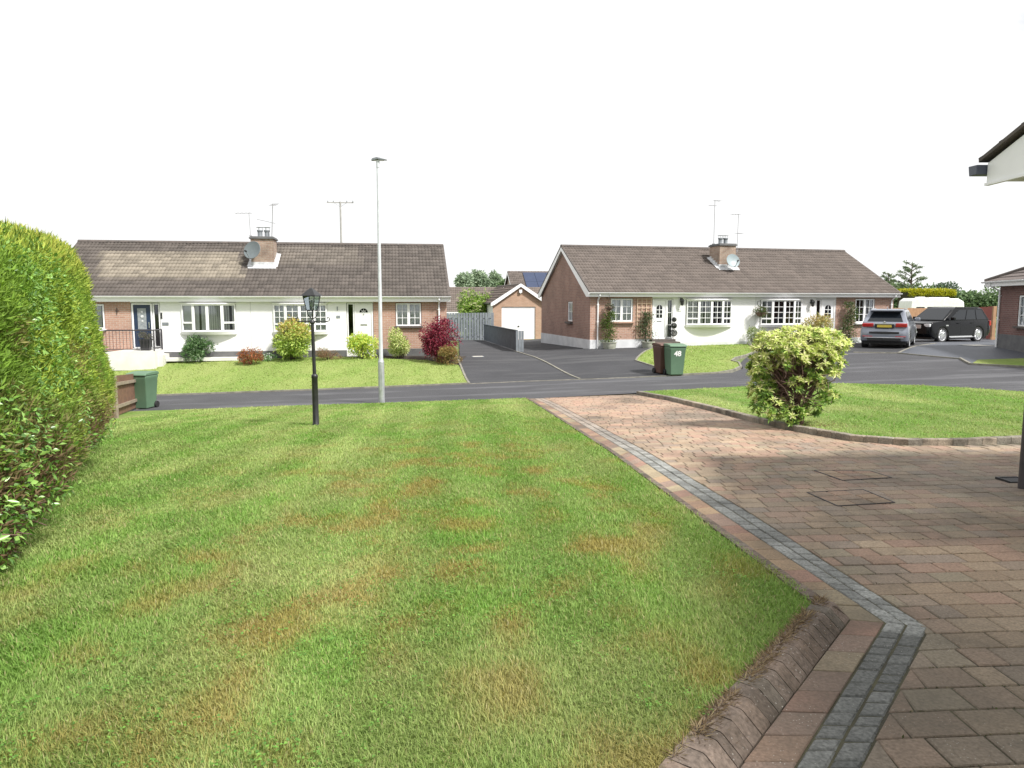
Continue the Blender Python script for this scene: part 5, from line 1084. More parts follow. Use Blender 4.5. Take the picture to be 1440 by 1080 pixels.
# ------------------------------------------------------------------ cars
def car(name,label,loc,head,sp):
    o=empty(name,loc,head,label,'car'); L,W,Ht=sp['L'],sp['W'],sp['H']; hl=L/2; hw_=W/2; xr,xf=sp['axle']; r=sp['r']; gc=.22; bz=sp['belt']; P=MB()
    def arc(cx,n=9,R_=None): 
        R_=R_ or r+.055; return [(cx-R_*math.cos(math.pi*k/(n-1)),max(gc+.03,r+R_*math.sin(math.pi*k/(n-1))-.0)) for k in range(n)]
    prof=[(-hl+.10,gc+.12)]+[(xr-r-.055,gc+.02)]+arc(xr)+[(xr+r+.055,gc)]+[(xf-r-.055,gc)]+arc(xf)+[(xf+r+.055,gc+.02)]+sp['front']+sp['back']
    SL=[(-1,.16,-.0),(-.975,.085,0),(-.90,.035,0),(-.6,.0,0),(0,-.02,0),(.6,.0,0),(.90,.035,0),(.975,.085,0),(1,.16,0)]; vs=[]; n=len(prof)
    for f,ins,_ in SL:
        for x,z in prof:
            e=max(0,(abs(x)-hl*.72)/(hl*.28)); xx=x-math.copysign(ins*min(1,e**1.2)*1.3,x); t=1-.07*max(0,(z-.72))/.4-.04*max(0,(.45-z))/.25
            zz=z-(.012 if abs(f)==1 and z>.9 else 0); vs.append((xx,f*hw_*t,zz))
    fs=[tuple(range(n-1,-1,-1)),tuple((len(SL)-1)*n+k for k in range(n))]+[(i*n+k,i*n+(k+1)%n,(i+1)*n+(k+1)%n,(i+1)*n+k) for i in range(len(SL)-1) for k in range(n)]
    P.add(vs,fs); body=P.build('body',M[sp['paint']],o,smooth=True)
    # greenhouse
    a0,a1,b0,b1=sp['cab']; wb=hw_*.93; wt=hw_*sp.get('top',.76); zb2=bz-.03; C=MB(); lv=[(a0,a1,wb,zb2),((a0*.35+b0*.65),(a1*.35+b1*.65),wb*.35+wt*.65,zb2+(Ht-.07-zb2)*.65),(b0,b1,wt,Ht-.07),(b0+.10,b1-.16,wt-.09,Ht-.015),(b0+.5,b1-.6,wt-.3,Ht)]
    vs=[]
    for x0,x1,w,z in lv: vs+=[(x0,-w,z),(x1,-w,z),(x1,w,z),(x0,w,z)]
    fs=[(3,2,1,0),(16,17,18,19)]+[(q*4+k,q*4+(k+1)%4,q*4+4+(k+1)%4,q*4+4+k) for q in range(4) for k in range(4)]; C.add(vs,fs); C.build('cabin',M[sp['paint']],o,bevel=.03,seg=3,smooth=True)
    def corner(x0,x1,w,z): return [Vector((x0,-w,z)),Vector((x1,-w,z)),Vector((x1,w,z)),Vector((x0,w,z))]
    lo=corner(*lv[0]); hi=corner(*lv[2])
    def pane(i,j,poly,name_,m_,off=.012):
        A,B,Dv,E=lo[i],lo[j],hi[j],hi[i]; nn=(B-A).cross(E-A).normalized(); cen=(A+B+Dv+E)/4
        if nn.dot(cen-Vector((0,0,cen.z)))<0: nn=-nn
        q=[(A.lerp(B,s)).lerp(E.lerp(Dv,s),t)+nn*off for s,t in poly]; m=MB(); k=len(q); inn=[p-nn*.02 for p in q]; m.add(q+inn,[tuple(range(k)),tuple(range(2*k-1,k-1,-1))]+[(z_,(z_+1)%k,k+(z_+1)%k,k+z_) for z_ in range(k)]); return m.build(name_,M[m_],o)
    pane(1,2,[(.05,.06),(.95,.06),(.93,.94),(.07,.94)],'windscreen','carglass'); pane(3,0,sp['rearglass'],'rear_window','carglass')
    for (i,j,fl) in ((0,1,0),(3,2,0)):
        for poly in sp['side']: pane(i,j,poly,'side_window','carglass')
    # wheels
    for cx in (xr,xf):
        for s in (-1,1):
            w=MB(); T=Matrix.Translation((cx,s*(hw_-.125),r))@Matrix.Rotation(R(90 if s<0 else -90),4,'X'); w.M=T
            w.lathe([(r*.62,-.11),(r*.93,-.115),(r,-.08),(r,.08),(r*.93,.115),(r*.74,.118),(r*.70,.09),(r*.62,.05)],28); wo=w.build('wheel',M['rubber'],o,smooth=True)
            q=MB(); q.M=T; q.lathe([(r*.66,.07),(r*.72,.105),(r*.70,.112),(r*.64,.10),(r*.62,.05)],28); q.lathe([(0,.10),(.06,.10),(.075,.085),(.08,.04)],14)
            for k in range(sp['spokes']):
                a=6.283*k/sp['spokes']; c_,s_=math.cos(a),math.sin(a); wd=.032
                q.add([(c_*.05-s_*wd*(1.1),s_*.05+c_*wd*1.1,.10),(c_*.05+s_*wd*1.1,s_*.05-c_*wd*1.1,.10),(c_*r*.68+s_*wd*.8,s_*r*.68-c_*wd*.8,.095),(c_*r*.68-s_*wd*.8,s_*r*.68+c_*wd*.8,.095),(c_*.05-s_*wd,s_*.05+c_*wd,.05),(c_*.05+s_*wd,s_*.05-c_*wd,.05),(c_*r*.68+s_*wd,s_*r*.68-c_*wd,.05),(c_*r*.68-s_*wd,s_*r*.68+c_*wd,.05)],[(0,1,2,3),(0,4,5,1),(1,5,6,2),(2,6,7,3),(3,7,4,0)])
            q.build('rim',M['alloy'],wo,smooth=True); d=MB(); d.M=T; d.lathe([(0,.03),(r*.62,.03)],20); d.build('brake_disc',M['trim'],wo)
            ar=MB(); ya=s*(hw_*.995)
            pts=arc(cx,13,r+.06); pi=arc(cx,13,r+.012)
            for k in range(12): ar.add([(pts[k][0],ya,pts[k][1]),(pts[k+1][0],ya,pts[k+1][1]),(pi[k+1][0],ya,pi[k+1][1]),(pi[k][0],ya,pi[k][1])]+[(p_[0],ya-s*.14,p_[1]) for p_ in (pts[k],pts[k+1],pi[k+1],pi[k])],[(0,1,2,3),(3,2,6,7),(0,4,5,1)])
            ar.build('wheel_arch',M['trim' if sp['paint']!='cark' else 'cark'],o)
    m=MB(); m.box(-hl+.25,hl-.3,-hw_+.12,hw_-.12,gc-.03,.46); m.build('underbody',M['trim'],o)
    for s in (-1,1):
        m=MB(); m.box(sp['mirror']-.09,sp['mirror']+.07,min(s*(hw_+.0),s*(hw_+.2)),max(s*(hw_),s*(hw_+.2)),bz+.0,bz+.15); m.build('mirror',M[sp['paint']],o,bevel=.03,seg=3,smooth=True)
        m=MB(); m.bar((b0+.25,s*(wt-.06),Ht+.0),(b1-.2,s*(wt-.06),Ht+.0),.035,.04); m.build('roof_rail',M['silvertrim' if sp['paint']=='carg' else 'trim'],o)
        for x in sp['handles']: m=MB(); y=s*hw_*(1-.07*.15/.4-.005); m.box(x-.1,x+.1,min(y,y+s*.03),max(y,y+s*.03),bz-.17,bz-.14); m.build('door_handle',M[sp['paint']],o,bevel=.01)
        m=MB(); y=s*hw_*.985; m.box(xr+r+.1,xf-r-.1,min(y,y+s*.02),max(y,y+s*.02),gc+.06,gc+.13); m.build('sill_trim',M['silvertrim' if sp.get('sillbright') else 'trim'],o)
        for x in sp['seams']:
            m=MB(); y=s*hw_; 
            for za,zb3 in ((.42,.72),(.72,bz-.03)):
                ta=1-.07*max(0,za-.72)/.4; tb=1-.07*max(0,zb3-.72)/.4; m.bar((x,s*(hw_*ta+.001),za),(x,s*(hw_*tb+.001),zb3),.008,.004,(0,1,0))
            m.build('door_seam',M['trim'],o)
    sp['extra'](o,hl,hw_); return o
def ex_grey(o,hl,w):
    b=lambda n,mt,*a,**k: MB().box(*a).build(n,M[mt],o,bevel=k.get('bv',.012))
    for s in (-1,1):
        y0,y1=sorted((s*.40,s*.83)); b('tail_light','redlens',-hl+.0,-hl+.22,y0,y1,.90,1.06,bv=.03)
        y0,y1=sorted((s*.42,s*.80)); b('reflector_lens','redlens',-hl-.005,-hl+.06,y0,y1,.505,.535)
        y0,y1=sorted((s*.5,s*.78)); b('headlight','clearlens',hl-.30,hl-.08,y0,y1,.72,.86,bv=.03)
    b('number_plate','plate',-hl-.012,-hl+.03,-.27,.27,.885,1.0); b('plate_recess','trim',-hl-.004,-hl+.03,-.36,.36,.87,1.025)
    m=MB(); m.box(-hl-.02,-hl+.06,-.36,.36,1.035,1.06); m.build('tailgate_trim',M['silvertrim'],o)
    m=MB(); m.lathe([(.05,0),(.045,.012),(0,.015)],14,(-hl+.015,0,1.10),Matrix.Rotation(R(-90),3,'Y')); m.build('emblem',M['chrome'],o)
    b('bumper_insert','trim',-hl-.012,-hl+.1,-.62,.62,.33,.46,bv=.02); b('bumper_lip','silvertrim',-hl-.016,-hl+.05,-.72,.72,.46,.485); b('bumper_groove','trim',-hl-.006,-hl+.05,-.56,.56,.62,.72,bv=.02)
    m=MB(); m.tube([(-hl+.05,0,.35),(-hl-.08,0,.36),(-hl-.12,0,.42)],.02,8); m.build('tow_hook',M['trim'],o)
    m=MB(); m.box(-1.88,-1.56,-.62,.62,1.565,1.595); m.build('spoiler',M['carg'],o,bevel=.012)
    m=MB(); m.tube([(-1.3,0,1.62),(-1.42,0,1.72)],[.02,.008],6); m.build('roof_fin',M['carg'],o)
car('parked_car','grey estate car seen from behind with yellow plate, left of the black car',(16.42,31.85,-.235),R(57.5),dict(L=4.45,W=1.80,H=1.64,axle=(-1.36,1.36),r=.355,belt=1.10,paint='carg',top=.74,spokes=10,
  front=[(2.08,.30),(2.22,.45),(2.225,.62),(2.16,.82),(1.9,.93),(1.2,1.04),(.95,1.085)],back=[(-1.85,1.12),(-2.10,1.10),(-2.18,.95),(-2.16,.86),(-2.225,.74),(-2.225,.50),(-2.15,.34)],
  cab=(-2.08,1.15,-1.55,.38),rearglass=[(.10,.10),(.90,.10),(.86,.86),(.14,.86)],side=[[(.50,.08),(.90,.08),(.80,.9),(.50,.9)],[(.25,.08),(.475,.08),(.475,.9),(.2,.9)],[(.07,.3),(.225,.08),(.17,.88),(.06,.82)]],mirror=.72,handles=(.2,-.78),seams=(.0,-.95,1.0),extra=ex_grey))
def ex_black(o,hl,w):
    b=lambda n,mt,*a,**k: MB().box(*a).build(n,M[mt],o,bevel=k.get('bv',.012))
    for s in (-1,1):
        y0,y1=sorted((s*.56,s*.90)); b('headlight','clearlens',hl-.22,hl-.03,y0,y1,.82,.98,bv=.03); y0,y1=sorted((s*.72,s*.93)); b('tail_light','redlens',-hl+.02,-hl+.16,y0,y1,.84,1.10,bv=.02)
        y0,y1=sorted((s*.955*w,s*(w+.004))); m=MB(); m.box(1.02,1.2,y0,y1,.86,.92); m.build('side_vent',M['silvertrim'],o)
        y0,y1=sorted((s*(w-.02),s*(w+.06))); m=MB(); m.box(-.88,.9,y0,y1,.27,.31); m.build('side_step',M['silvertrim'],o,bevel=.01)
    b('grille','silvertrim',hl-.06,hl+.0,-.45,.45,.74,.93); b('front_plate','number',hl-.02,hl+.03,-.26,.26,.5,.61)
bx,by=at(1328,455,38.4)[:2]
car('parked_car','black boxy four wheel drive car parked side-on in front of the red fence',(bx,by,-.375),R(180+24),dict(L=4.75,W=1.92,H=1.80,axle=(-1.34,1.41),r=.40,belt=1.16,paint='cark',top=.80,spokes=10,sillbright=True,
  front=[(2.15,.32),(2.36,.48),(2.375,.75),(2.34,1.0),(2.1,1.06),(1.3,1.11),(1.15,1.14)],back=[(-2.0,1.17),(-2.28,1.14),(-2.34,.98),(-2.375,.72),(-2.37,.5),(-2.25,.36)],
  cab=(-2.24,1.32,-1.78,.42),rearglass=[(.08,.1),(.92,.1),(.90,.88),(.10,.88)],side=[[(.56,.08),(.90,.08),(.80,.9),(.56,.9)],[(.31,.08),(.535,.08),(.535,.9),(.29,.9)],[(.06,.08),(.285,.08),(.265,.9),(.06,.9)]],mirror=.85,handles=(.25,-.8),seams=(.05,-1.0,1.12),extra=ex_black))
# ------------------------------------------------------------------ conifer hedge on the left
def hedge():
    base=[(-1.9,.4),(-2.4,2.6),(-3.2,4.95),(-4.22,7.1),(-5.35,9.5),(-6.55,11.8),(-7.64,13.75)]; B=np.array(base); seg=np.r_[0,np.cumsum(np.hypot(*np.diff(B,axis=0).T))]; Ltot=seg[-1]
    prof=np.array([(.42,0),(.22,.25),(.02,.65),(.10,1.3),(.26,2.1),(.34,2.85),(.50,3.28),(.85,3.47),(1.6,3.5),(2.4,3.3),(2.9,2.6)]); ps=np.r_[0,np.cumsum(np.hypot(*np.diff(prof,axis=0).T))]; Pt=ps[-1]
    o=empty('hedge',(-5.2,8,-.4),0,'tall overgrown conifer hedge with bare brown foot along the left of the lawn','hedge'); O=np.array((-5.2,8,-.4))
    def surf(t,s,d):
        """t along (m; beyond the end it turns round), s round the section (m), d pushed outward"""
        te=np.minimum(t,Ltot); bx=np.interp(te,seg,B[:,0]); by=np.interp(te,seg,B[:,1]); nx_,ny_=.91,.415     # right-hand side
        ins=np.interp(s,ps,prof[:,0]); hz=np.interp(s,ps,prof[:,1]); over=np.clip(t-Ltot,0,1.6)
        ins2=ins+over*.42; fw=np.sqrt(np.clip(1-(over/1.6-1)**2,0,1))*1.0; hz=hz*(1-.06*(over/1.6))
        hz=hz*(1-.047*np.clip(13.5-by,0,11))
        bul=.16*(fbm(t*.9,s*.9,71)-.5)*2+.10*(fbm(t*2.6,s*2.6,72)-.5)*2
        ds=.05; di=np.interp(s+ds,ps,prof[:,0])-np.interp(s-ds,ps,prof[:,0]); dh=np.interp(s+ds,ps,prof[:,1])-np.interp(s-ds,ps,prof[:,1]); ln=np.hypot(di,dh)+1e-6
        no=dh/ln; nu=di/ln; endf=over/1.6
        px=bx-nx_*ins2+(-.415)*fw*.75; py=by-ny_*ins2+.91*fw*.75
        nrm=np.stack([nx_*no*(1-endf)+(-.415)*endf*no,ny_*no*(1-endf)+.91*endf*no,nu],-1); nrm=unit(nrm)
        g=gv(px,py)+.06; P=np.stack([px,py,g+hz],-1)+nrm*(bul+d)[...,None]; return P,nrm,hz
    # dark inner body
    T,S=np.meshgrid(np.linspace(0,Ltot+1.6,70),np.linspace(0,Pt,34),indexing='ij'); Pc,_,_=surf(T.ravel(),S.ravel(),np.full(T.size,-.17)); n1=34; i,j=np.meshgrid(np.arange(69),np.arange(33),indexing='ij'); q=(i*n1+j).ravel()
    npmesh('inner_branches',Pc-O,np.stack([q,q+1,q+n1+1,q+n1],1),M['hedgecore'],o)
    n=185000; t=rng.random(n)*(Ltot+1.55); s=rng.random(n)*Pt*.86; P,N,hz=surf(t,s,rng.uniform(-.15,.05,n));
    keepb=(hz>.55+.5*(fbm(t*1.4,s*.5,81)-.5))|(rng.random(n)<.35); keep=keepb&(P[:,1]>.3); t,s,P,N,hz=t[keep],s[keep],P[keep],N[keep],hz[keep]; n=len(P)
    tl=fbm(t*1.1,s*1.0,33); c=mixc((.20,.33,.05),(.38,.48,.08),sstep(.35,.65,tl)); c=mixc(c,(.58,.58,.13),sstep(2.2,2.9,hz)*.75*(rng.random(n)<.7)); c=mixc(c,(.12,.20,.035),(rng.random(n)<.22)*1.)
    br=sstep(1.15,.35,hz+.9*(fbm(t*.8,s*.6,55)-.5)); c=mixc(c,(.19,.125,.075),br*(rng.random(n)<.75)); dd=sstep(.60,.72,fbm(t*1.6+3,s*1.6,44))*(rng.random(n)<.6)*.7; c=mixc(c,(.26,.18,.09),dd*(hz<2.2))
    c=c*rng.uniform(.72,1.25,(n,1)); D=unit(N*.75+np.array((0,0,.55))+rng.normal(0,.5,(n,3))); D[:,2]+=np.where(hz>2.5,.25,0); top=np.where((hz>2.45)&(rng.random(n)<.35),1.9,1.)
    L=rng.uniform(.045,.095,n)*top; V,Fc,C=leaves(P-O,unit(D),unit(N+rng.normal(0,.7,(n,3))),L,rng.uniform(.011,.019,n),c,.15); npmesh('foliage',V,Fc,M['needle'],o,C)
    n=11000; t=rng.random(n)*9.5; s=rng.uniform(.4,Pt*.62,n); P,N,hz=surf(t,s,rng.uniform(.0,.10,n)); mk=sstep(.50,.64,fbm(t*.75,s*.8,91)+.16*(P[:,1]<7.6)-.12*(P[:,1]>9.3))*(P[:,1]<10.8)*(hz<3.15); k=rng.random(n)<mk; P,N=P[k],N[k]; n=len(P)
    D=unit(N*.5+rng.normal(0,.6,(n,3))+np.array((0,0,-.35))); V,Fc,C=leaves(P-O,D,unit(N+np.array((0,0,.5))+rng.normal(0,.35,(n,3))),rng.uniform(.035,.07,n),rng.uniform(.020,.036,n),pick([(.14,.29,.055),(.20,.37,.07),(.26,.43,.10),(.09,.19,.04)],n),.12)
    npmesh('broad_leaves',V,Fc,M['glossy'],o,C)
    mb=MB(); 
    for k in range(150):
        t=np.array([random.uniform(1.5,Ltot+.6)]); s=np.array([random.uniform(0,.7)]); P,N,_=surf(t,s,np.array([.0])); p=Vector(P[0]-O); nn=Vector(N[0]); a=p-nn*.2; mb.tube([a,p+nn*random.uniform(.0,.1)+Vector((random.uniform(-.15,.15),random.uniform(-.15,.15),random.uniform(-.05,.25)))],[.008,.003],4)
    mb.build('dead_twigs',M['twig'],o)['kind']='stuff'
M['hedgecore']=mat('hedge_interior',(.030,.024,.016),1,(.05,.05,.02),5,.8,12)
hedge()
# ------------------------------------------------------------------ big variegated bush by the drive
def big_bush():
    x,y,z=G(1118,601); o=empty('pieris_bush',(x,y,z+.04),0,'big cream and green bush with bare brown stems on the corner of the right lawn','bush'); r=np.random.default_rng(5)
    L=[(0,.0,1.40,.52,.40,.24),(-.48,.05,1.28,.36,.40,.28),(.42,-.05,1.35,.40,.40,.25),(.75,0,1.33,.20,.26,.16),(-.25,-.35,1.22,.32,.25,.26),(.25,-.32,1.12,.30,.25,.24),(-.72,0,.98,.20,.3,.22),(.55,-.1,1.0,.28,.3,.16),(-.68,0,.58,.24,.3,.25),(-.55,-.1,.32,.30,.3,.24),(-.18,-.28,.20,.26,.2,.15),(.28,-.15,.33,.20,.22,.13),(.45,-.05,.62,.18,.22,.15),(-.3,.35,.9,.4,.25,.5),(.3,.35,1.0,.35,.25,.3),(-.15,-.36,.72,.14,.1,.10),(.15,-.40,.78,.13,.10,.09),(.62,0,.48,.15,.2,.08)]
    C=np.array([l[:3] for l in L]); Rr=np.array([l[3:] for l in L]); w=(Rr[:,0]*Rr[:,2]); n=1600; i=r.choice(len(L),n,p=w/w.sum()); u=unit(r.normal(size=(n,3))); u[:,2]=np.where(r.random(n)<.45,np.abs(u[:,2]),u[:,2]); P=(C[i]+u*Rr[i]*r.uniform(.72,1.05,(n,1)))*np.array((.88,.88,1)); P[:,2]=np.maximum(P[:,2],.06)
    ax=unit(u*.8+np.array((0,-.15,.75))); new_growth=sstep(.3,1.3,P[:,2]); cream=(r.random(n)<.24+.68*new_growth)&(ax[:,2]>.12)  # cream new growth gathers towards the top of the bush
    m=11; Pn=np.repeat(P,m,0); An=np.repeat(ax,m,0); k=n*m; a=np.tile(np.arange(m)*6.283/m,n)+np.repeat(r.random(n)*6.283,m)+r.normal(0,.2,k); t1=unit(np.cross(An,np.array((.31,.95,.1)))); t2=np.cross(An,t1); el=np.where(np.tile(np.arange(m),n)%3==0,1.,.35)+r.normal(0,.15,k)
    D=unit(t1*np.cos(a)[:,None]+t2*np.sin(a)[:,None]+An*el[:,None]); cr=np.repeat(cream,m)
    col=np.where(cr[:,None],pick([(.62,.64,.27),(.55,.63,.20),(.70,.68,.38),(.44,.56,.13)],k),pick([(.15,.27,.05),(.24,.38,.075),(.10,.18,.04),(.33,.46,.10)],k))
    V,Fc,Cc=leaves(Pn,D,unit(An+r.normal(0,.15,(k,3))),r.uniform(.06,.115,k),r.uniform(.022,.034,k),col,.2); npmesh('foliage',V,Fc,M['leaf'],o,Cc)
    mb=MB(); tr=[(0,0,-.1),(.02,0,.25),(-.02,0,.5)]
    mb.tube([(.0,0,-.1),(.03,0,.22),(.01,0,.55),(-.06,0,1.0)],[.075,.06,.05,.03],8); mb.tube([(-.07,.02,-.1),(-.12,0,.25),(-.28,0,.7),(-.45,0,1.1)],[.05,.045,.035,.02],7); mb.tube([(.06,-.02,-.1),(.14,0,.3),(.32,0,.75),(.5,0,1.15)],[.045,.04,.03,.018],7); mb.tube([(-.02,-.06,-.1),(-.02,-.12,.35),(.05,-.2,.8),(.1,-.22,1.1)],[.04,.035,.025,.015],7)
    mb.build('trunk',M['bark2'],o,smooth=True); mb=MB()
    for q in range(330):
        j=r.integers(n); e=Vector(P[j]); s=Vector((e.x*.25+r.normal(0,.05),e.y*.25+r.normal(0,.05),max(.15,e.z*.62+r.normal(0,.05)))); md=s.lerp(e,.55)+Vector(r.normal(0,.06,3)); mb.tube([s,md,e],[.011,.007,.004],4)
    for q in range(170):
        s=Vector((r.normal(-.1,.22),r.normal(-.12,.12),r.uniform(.35,1.1))); d=Vector((r.normal(0,.17),r.normal(-.05,.12),r.normal(.05,.12))); mb.tube([s,s+d*.5+Vector(r.normal(0,.03,3)),s+d],[.007,.005,.003],4)
    mb.build('twigs',M['twig'],o)
    # fallen leaves at the foot
    k=700; xx=r.normal(.15,.33,k); yy=r.normal(-.12,.22,k); zz=np.array([ground(x+a_,y+b_)-z+.03 for a_,b_ in zip(xx,yy)])+r.uniform(0,.03,k); Pp=np.stack([xx+x,yy+y,zz+z],1); keep=in_poly(lawnQ,Pp[:,0],Pp[:,1]); Pp=Pp[keep]; k=len(Pp)
    D=randdir(k); D[:,2]*=.3; V,Fc,Cc=leaves(Pp,D,np.tile((0,0,1.),(k,1))+r.normal(0,.4,(k,3)),r.uniform(.03,.07,k),r.uniform(.012,.022,k),pick([(.23,.15,.08),(.30,.22,.12),(.15,.10,.06)],k)); tag(npmesh('leaf_litter',V,Fc,M['grass'],col=Cc),'dry brown fallen leaves at the foot of the big bush','leaf litter',None,'stuff')
M['bark2']=mat('red_brown_bark',(.13,.075,.055),.95,(.07,.04,.03),14,.8,40)
big_bush()
# ------------------------------------------------------------------ trees beyond the houses
def tree(label,x,y,zg,h,rx,rz,n,leaf,pal,seed,name='tree',group=None,tr=.18,k=18):
    o=empty(name,(x,y,zg),0,label,'tree',group); cz=h-rz; P,out=lobes_points(n,rx,rx,rz,cz,k,seed,.5); leafy('crown',o,P,out,leaf,leaf*.62,pal,M['leaf'],spread=1.1)
    mb=MB(); mb.tube([(0,0,-.3),(.05,0,cz*.6),(0,.05,cz+rz*.5)],[tr,tr*.75,tr*.25],8)
    for q in range(7):
        a=6.283*q/7; mb.tube([(0,0,cz*.55+q*.05*h*.5),(rx*.35*math.cos(a),rx*.35*math.sin(a),cz+rz*.1),(rx*.65*math.cos(a),rx*.65*math.sin(a),cz+rz*.4)],[tr*.45,tr*.25,tr*.08],5)
    mb.build('trunk',M['bark'],o,smooth=True); return o
PALE=[(.30,.38,.26),(.36,.44,.30),(.25,.33,.22)]; MID=[(.16,.24,.11),(.21,.30,.14),(.12,.19,.09)]; DK=[(.11,.16,.10),(.15,.21,.12),(.08,.125,.08)]
gB='trees beyond the houses'
for k,(px,py,w,Y,pal,lab,zb_) in enumerate([(652,384,26,108,PALE,'pale green distant tree at the left of the row behind the low roof',None),(674,379,27,112,PALE,'tallest pale distant tree in the row behind the low roof',None),(696,385,22,106,PALE,'rounded pale distant tree, third of the row behind the low roof',None),(710,394,15,104,MID,'low darker distant tree at the right end of the row behind the low roof',None),(723,392,14,96,MID,'dark distant tree just left of the solar panelled roof',None),
   (1333,394,46,98,DK,'dark green broad tree behind the caravan',None),(1361,407,34,92,MID,'lower green tree right of the caravan',None),(1405,400,50,90,MID,'broad tree beside the roof of the far right bungalow',None),(1300,402,62,88,MID,'wide green tree behind the yellow topped hedge',None),(1262,398,34,86,MID,'green tree by the end of the right bungalow roof',None)]):
    x,y,zt=at(px,py,Y); rx=w/2/F*Y*1.12; zg=-1.; h=zt-zg; tree(lab,x,y,zg,h,rx,min(h*.42,rx*1.25),2600,.42,pal,60+k,group=gB)
def sparse(label,px,py,Y,seed,sc=1.):
    x,y,zt=at(px,py,Y); o=empty('conifer_tree',(x,y,-1),0,label,'tree',gB); h=zt+1; r=np.random.default_rng(seed); mb=MB(); mb.tube([(0,0,0),(.1,0,h*.5),(.05,0,h)],[.22,.14,.03],8); Pp=[];Dd=[]
    for q in range(26):
        z=h*(.45+.54*q/26); a=q*2.4; ln=(h-z)*.42+.55*sc; ln*=r.uniform(.6,1.15); e=Vector((ln*math.cos(a),ln*math.sin(a)*.8,z+ln*.45)); md=Vector((e.x*.55,e.y*.55,z+ln*.36)); mb.tube([(.07,0,z),md,e],[.05,.03,.01],5)
        for t in np.linspace(.3,1,int(8+ln*9)):
            p=Vector((.07,0,z)).lerp(md,t*2) if t<.5 else md.lerp(e,(t-.5)*2)
            for _ in range(3): Pp.append(tuple(p+Vector(r.normal(0,.05,3)))); Dd.append((r.normal(math.cos(a)*.7,.5),r.normal(math.sin(a)*.6,.5),r.normal(-.25,.45)))
    mb.build('trunk',M['bark'],o,smooth=True); n=len(Pp); V,Fc,C=leaves(np.array(Pp),np.array(Dd),randdir(n),r.uniform(.16,.36,n),r.uniform(.05,.11,n),pick([(.17,.23,.13),(.22,.28,.15),(.13,.18,.11)],n)); npmesh('crown',V,Fc,M['leaf'],o,C)
sparse('sparse dark conifer with curved branches above the yellow hedge',1282,371,76,1,1.25); sparse('thin sparse conifer behind the right end of the long roof',1249,384,80,2,.7)
o=shrub('elder_bush','big green bush with flat cream flower heads behind the grey gate','bush',(at(667,440,47.5)[0],47.5,-.6),2.75,2.2,3.1,9000,.15,.075,[(.12,.19,.035),(.17,.25,.05),(.08,.13,.03)],seed=21,k=20,stem=6)
n=90; r_=np.random.default_rng(3); P,out=lobes_points(400,1.42,1.15,1.62,1.6,20,21,.05); P=P[(out[:,1]<.5)&(P[:,2]>1.6)][:n]; Pq=np.repeat(P,22,0)+r_.normal(0,.06,(len(P)*22,3))*np.array((1,1,.45)); m=len(Pq)
V,Fc,C=leaves(Pq,randdir(m)*np.array((1,1,.3)),np.tile((0,-.5,1.),(m,1)),np.full(m,.05),np.full(m,.045),pick([(.66,.63,.42),(.55,.54,.33)],m)); npmesh('flower_heads',V,Fc,M['flower'],o,C)
def clipped():
    x,y,zt=at(1302,409,66); zg=-.6; o=empty('clipped_hedge',(x,y,zg),R(10),'clipped hedge with bright yellow top behind the caravan','hedge'); W,D,h=4.7,1.6,zt-zg; n=11000; r=np.random.default_rng(8)
    f=r.random(n); P=np.where((f<.62)[:,None],np.stack([r.uniform(-W/2,W/2,n),np.full(n,-D/2),r.uniform(0,h,n)],1),np.stack([r.uniform(-W/2,W/2,n),r.uniform(-D/2,D/2,n),np.full(n,h)],1)); e=f>.92; P[e,0]=W/2; P[e,1]=r.uniform(-D/2,D/2,e.sum()); P[e,2]=r.uniform(0,h,e.sum()); P+=r.normal(0,.06,(n,3)); N=np.where((f<.62)[:,None],(0,-1.,.3),(0,0,1.)); ye=P[:,2]>h-.48
    C=np.where(ye[:,None],pick([(.40,.40,.03),(.48,.46,.05),(.32,.35,.03)],n),pick([(.11,.13,.035),(.15,.16,.04),(.08,.10,.03)],n)); V,Fc,Cc=leaves(P,unit(N+r.normal(0,.7,(n,3))),randdir(n),np.full(n,.15),np.full(n,.09),C); npmesh('foliage',V,Fc,M['leaf'],o,Cc); m=MB(); m.box(-W/2+.1,W/2-.1,-D/2+.1,D/2-.1,0,h-.1); m.build('inner_branches',M['hedgecore'],o)
clipped()
shrub('shrub','green bushes at the foot of the far right bungalow beside the tan post','shrub',(at(1396,470,41.5)[0]+.5,41.5,-.4),1.2,1.2,1.4,900,.12,.06,MID,seed=25)
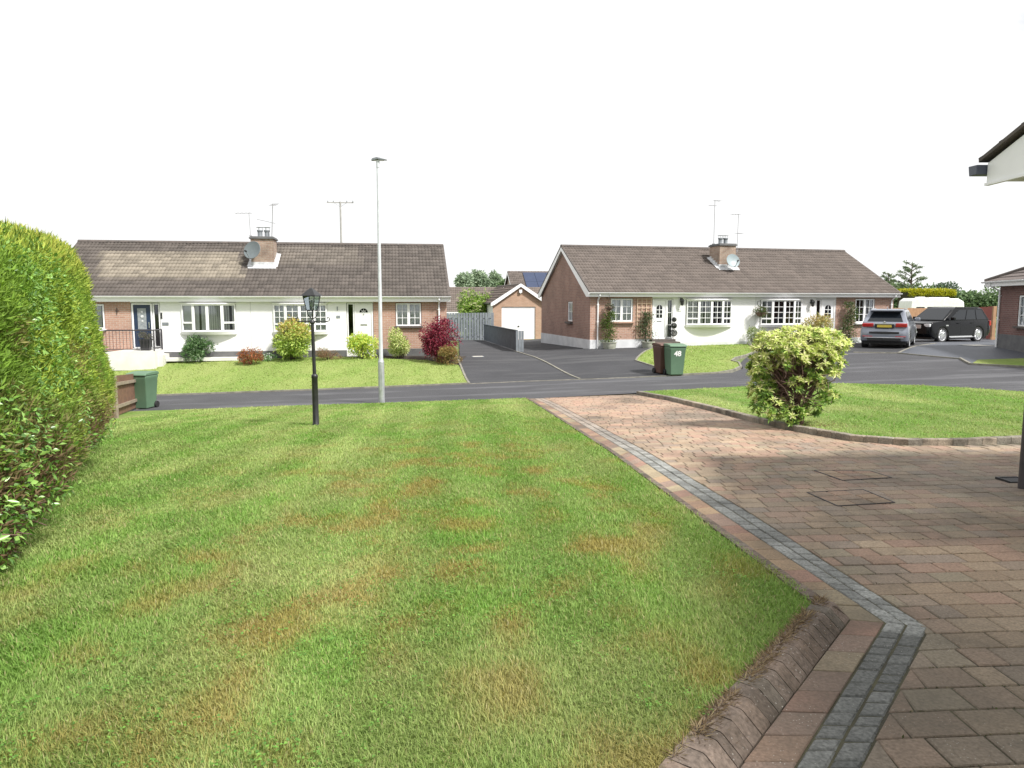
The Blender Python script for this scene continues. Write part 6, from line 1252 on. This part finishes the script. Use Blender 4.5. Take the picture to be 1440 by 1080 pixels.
# ------------------------------------------------------------------ small things on the ground
def drain():
    x,y,z=G(1426,676); o=empty('drain_cover',(x,y,z+.006),R(4),'small dark drain grating at the foot of the nearest downpipe','drain cover'); f=MB(); 
    for a in ((-.12,.12,-.12,-.10),(-.12,.12,.10,.12),(-.12,-.10,-.10,.10),(.10,.12,-.10,.10)): f.box(*a,-.02,.012)
    f.build('frame',M['trim'],o); g=MB()
    for k in range(6): yy=-.085+.034*k; g.box(-.10,.10,yy-.008,yy+.008,-.01,.006)
    g.build('grating',M['blackm'],o); b=MB(); b.box(-.10,.10,-.10,.10,-.03,-.015); b.build('pit',M['dark'],o)
drain()
def slab(label,px,w,d):
    x,y,z=G(*px); o=empty('service_cover',(x,y,z+.007),R(8),label,'drain cover'); m=MB(); m.box(-w/2,w/2,-d/2,d/2,-.02,.01); m.build('cover_plate',M['conc'],o,bevel=.004); f=MB(); f.box(-w/2-.04,w/2+.04,-d/2-.04,d/2+.04,-.03,.004); f.build('surround',M['greym'],o)
slab('pale metal cover on the left driveway near the low brown shrub',(672,501.5),.42,.35); slab('pale cover in the tarmac by the far right bungalow',(1374,486),.9,.9)
# ------------------------------------------------------------------ sky, sun, camera
w=bpy.data.worlds.new('World'); scene.world=w; w.use_nodes=True; nt=w.node_tree; bg=nt.nodes['Background']
SUN=Vector((.66,-.52,.98)).normalized(); el=math.asin(SUN.z); az=math.atan2(SUN.x,SUN.y)
sk=nt.nodes.new('ShaderNodeTexSky'); sk.sky_type='NISHITA'; sk.sun_disc=False; sk.sun_elevation=el; sk.sun_rotation=az; sk.air_density=1.; sk.dust_density=1.6
tc=nt.nodes.new('ShaderNodeTexCoord'); mp=nt.nodes.new('ShaderNodeMapping'); mp.inputs['Scale'].default_value=(1,1,2.4); nt.links.new(tc.outputs['Generated'],mp.inputs['Vector'])
nf=noise(nt,2.3,6,mp.outputs[0],.55); cover_=ramp(nt,nf,(.35,.35,.35),(1,1,1),.25,.36); cl=ramp(nt,noise(nt,3.5,5,mp.outputs[0]),(9.2,9.25,9.3),(9.6,9.6,9.6),.3,.6)
nt.links.new(mix(nt,sk.outputs[0],cl,cover_),bg.inputs['Color']); bg.inputs['Strength'].default_value=.085
l=bpy.data.lights.new('sun','SUN'); l.energy=4.6; l.angle=R(7); l.color=(1,.965,.91); lo=bpy.data.objects.new('sun',l); COL.objects.link(lo); lo.rotation_euler=SUN.to_track_quat('Z','Y').to_euler(); lo.location=(10,-10,20)
cam=bpy.data.cameras.new('camera'); cam.sensor_fit='HORIZONTAL'; cam.sensor_width=36; cam.lens=36*F/1440; cam.clip_start=.1; cam.clip_end=3000; co=bpy.data.objects.new('camera',cam); COL.objects.link(co); co.location=(0,0,H); co.rotation_euler=(R(90)-TH,0,0); scene.camera=co
scene.view_settings.view_transform='Standard'; scene.view_settings.look='None'; scene.view_settings.gamma=1; scene.view_settings.exposure=.45
scene.cycles.max_bounces=8; scene.cycles.transparent_max_bounces=12; scene.cycles.use_denoising=True
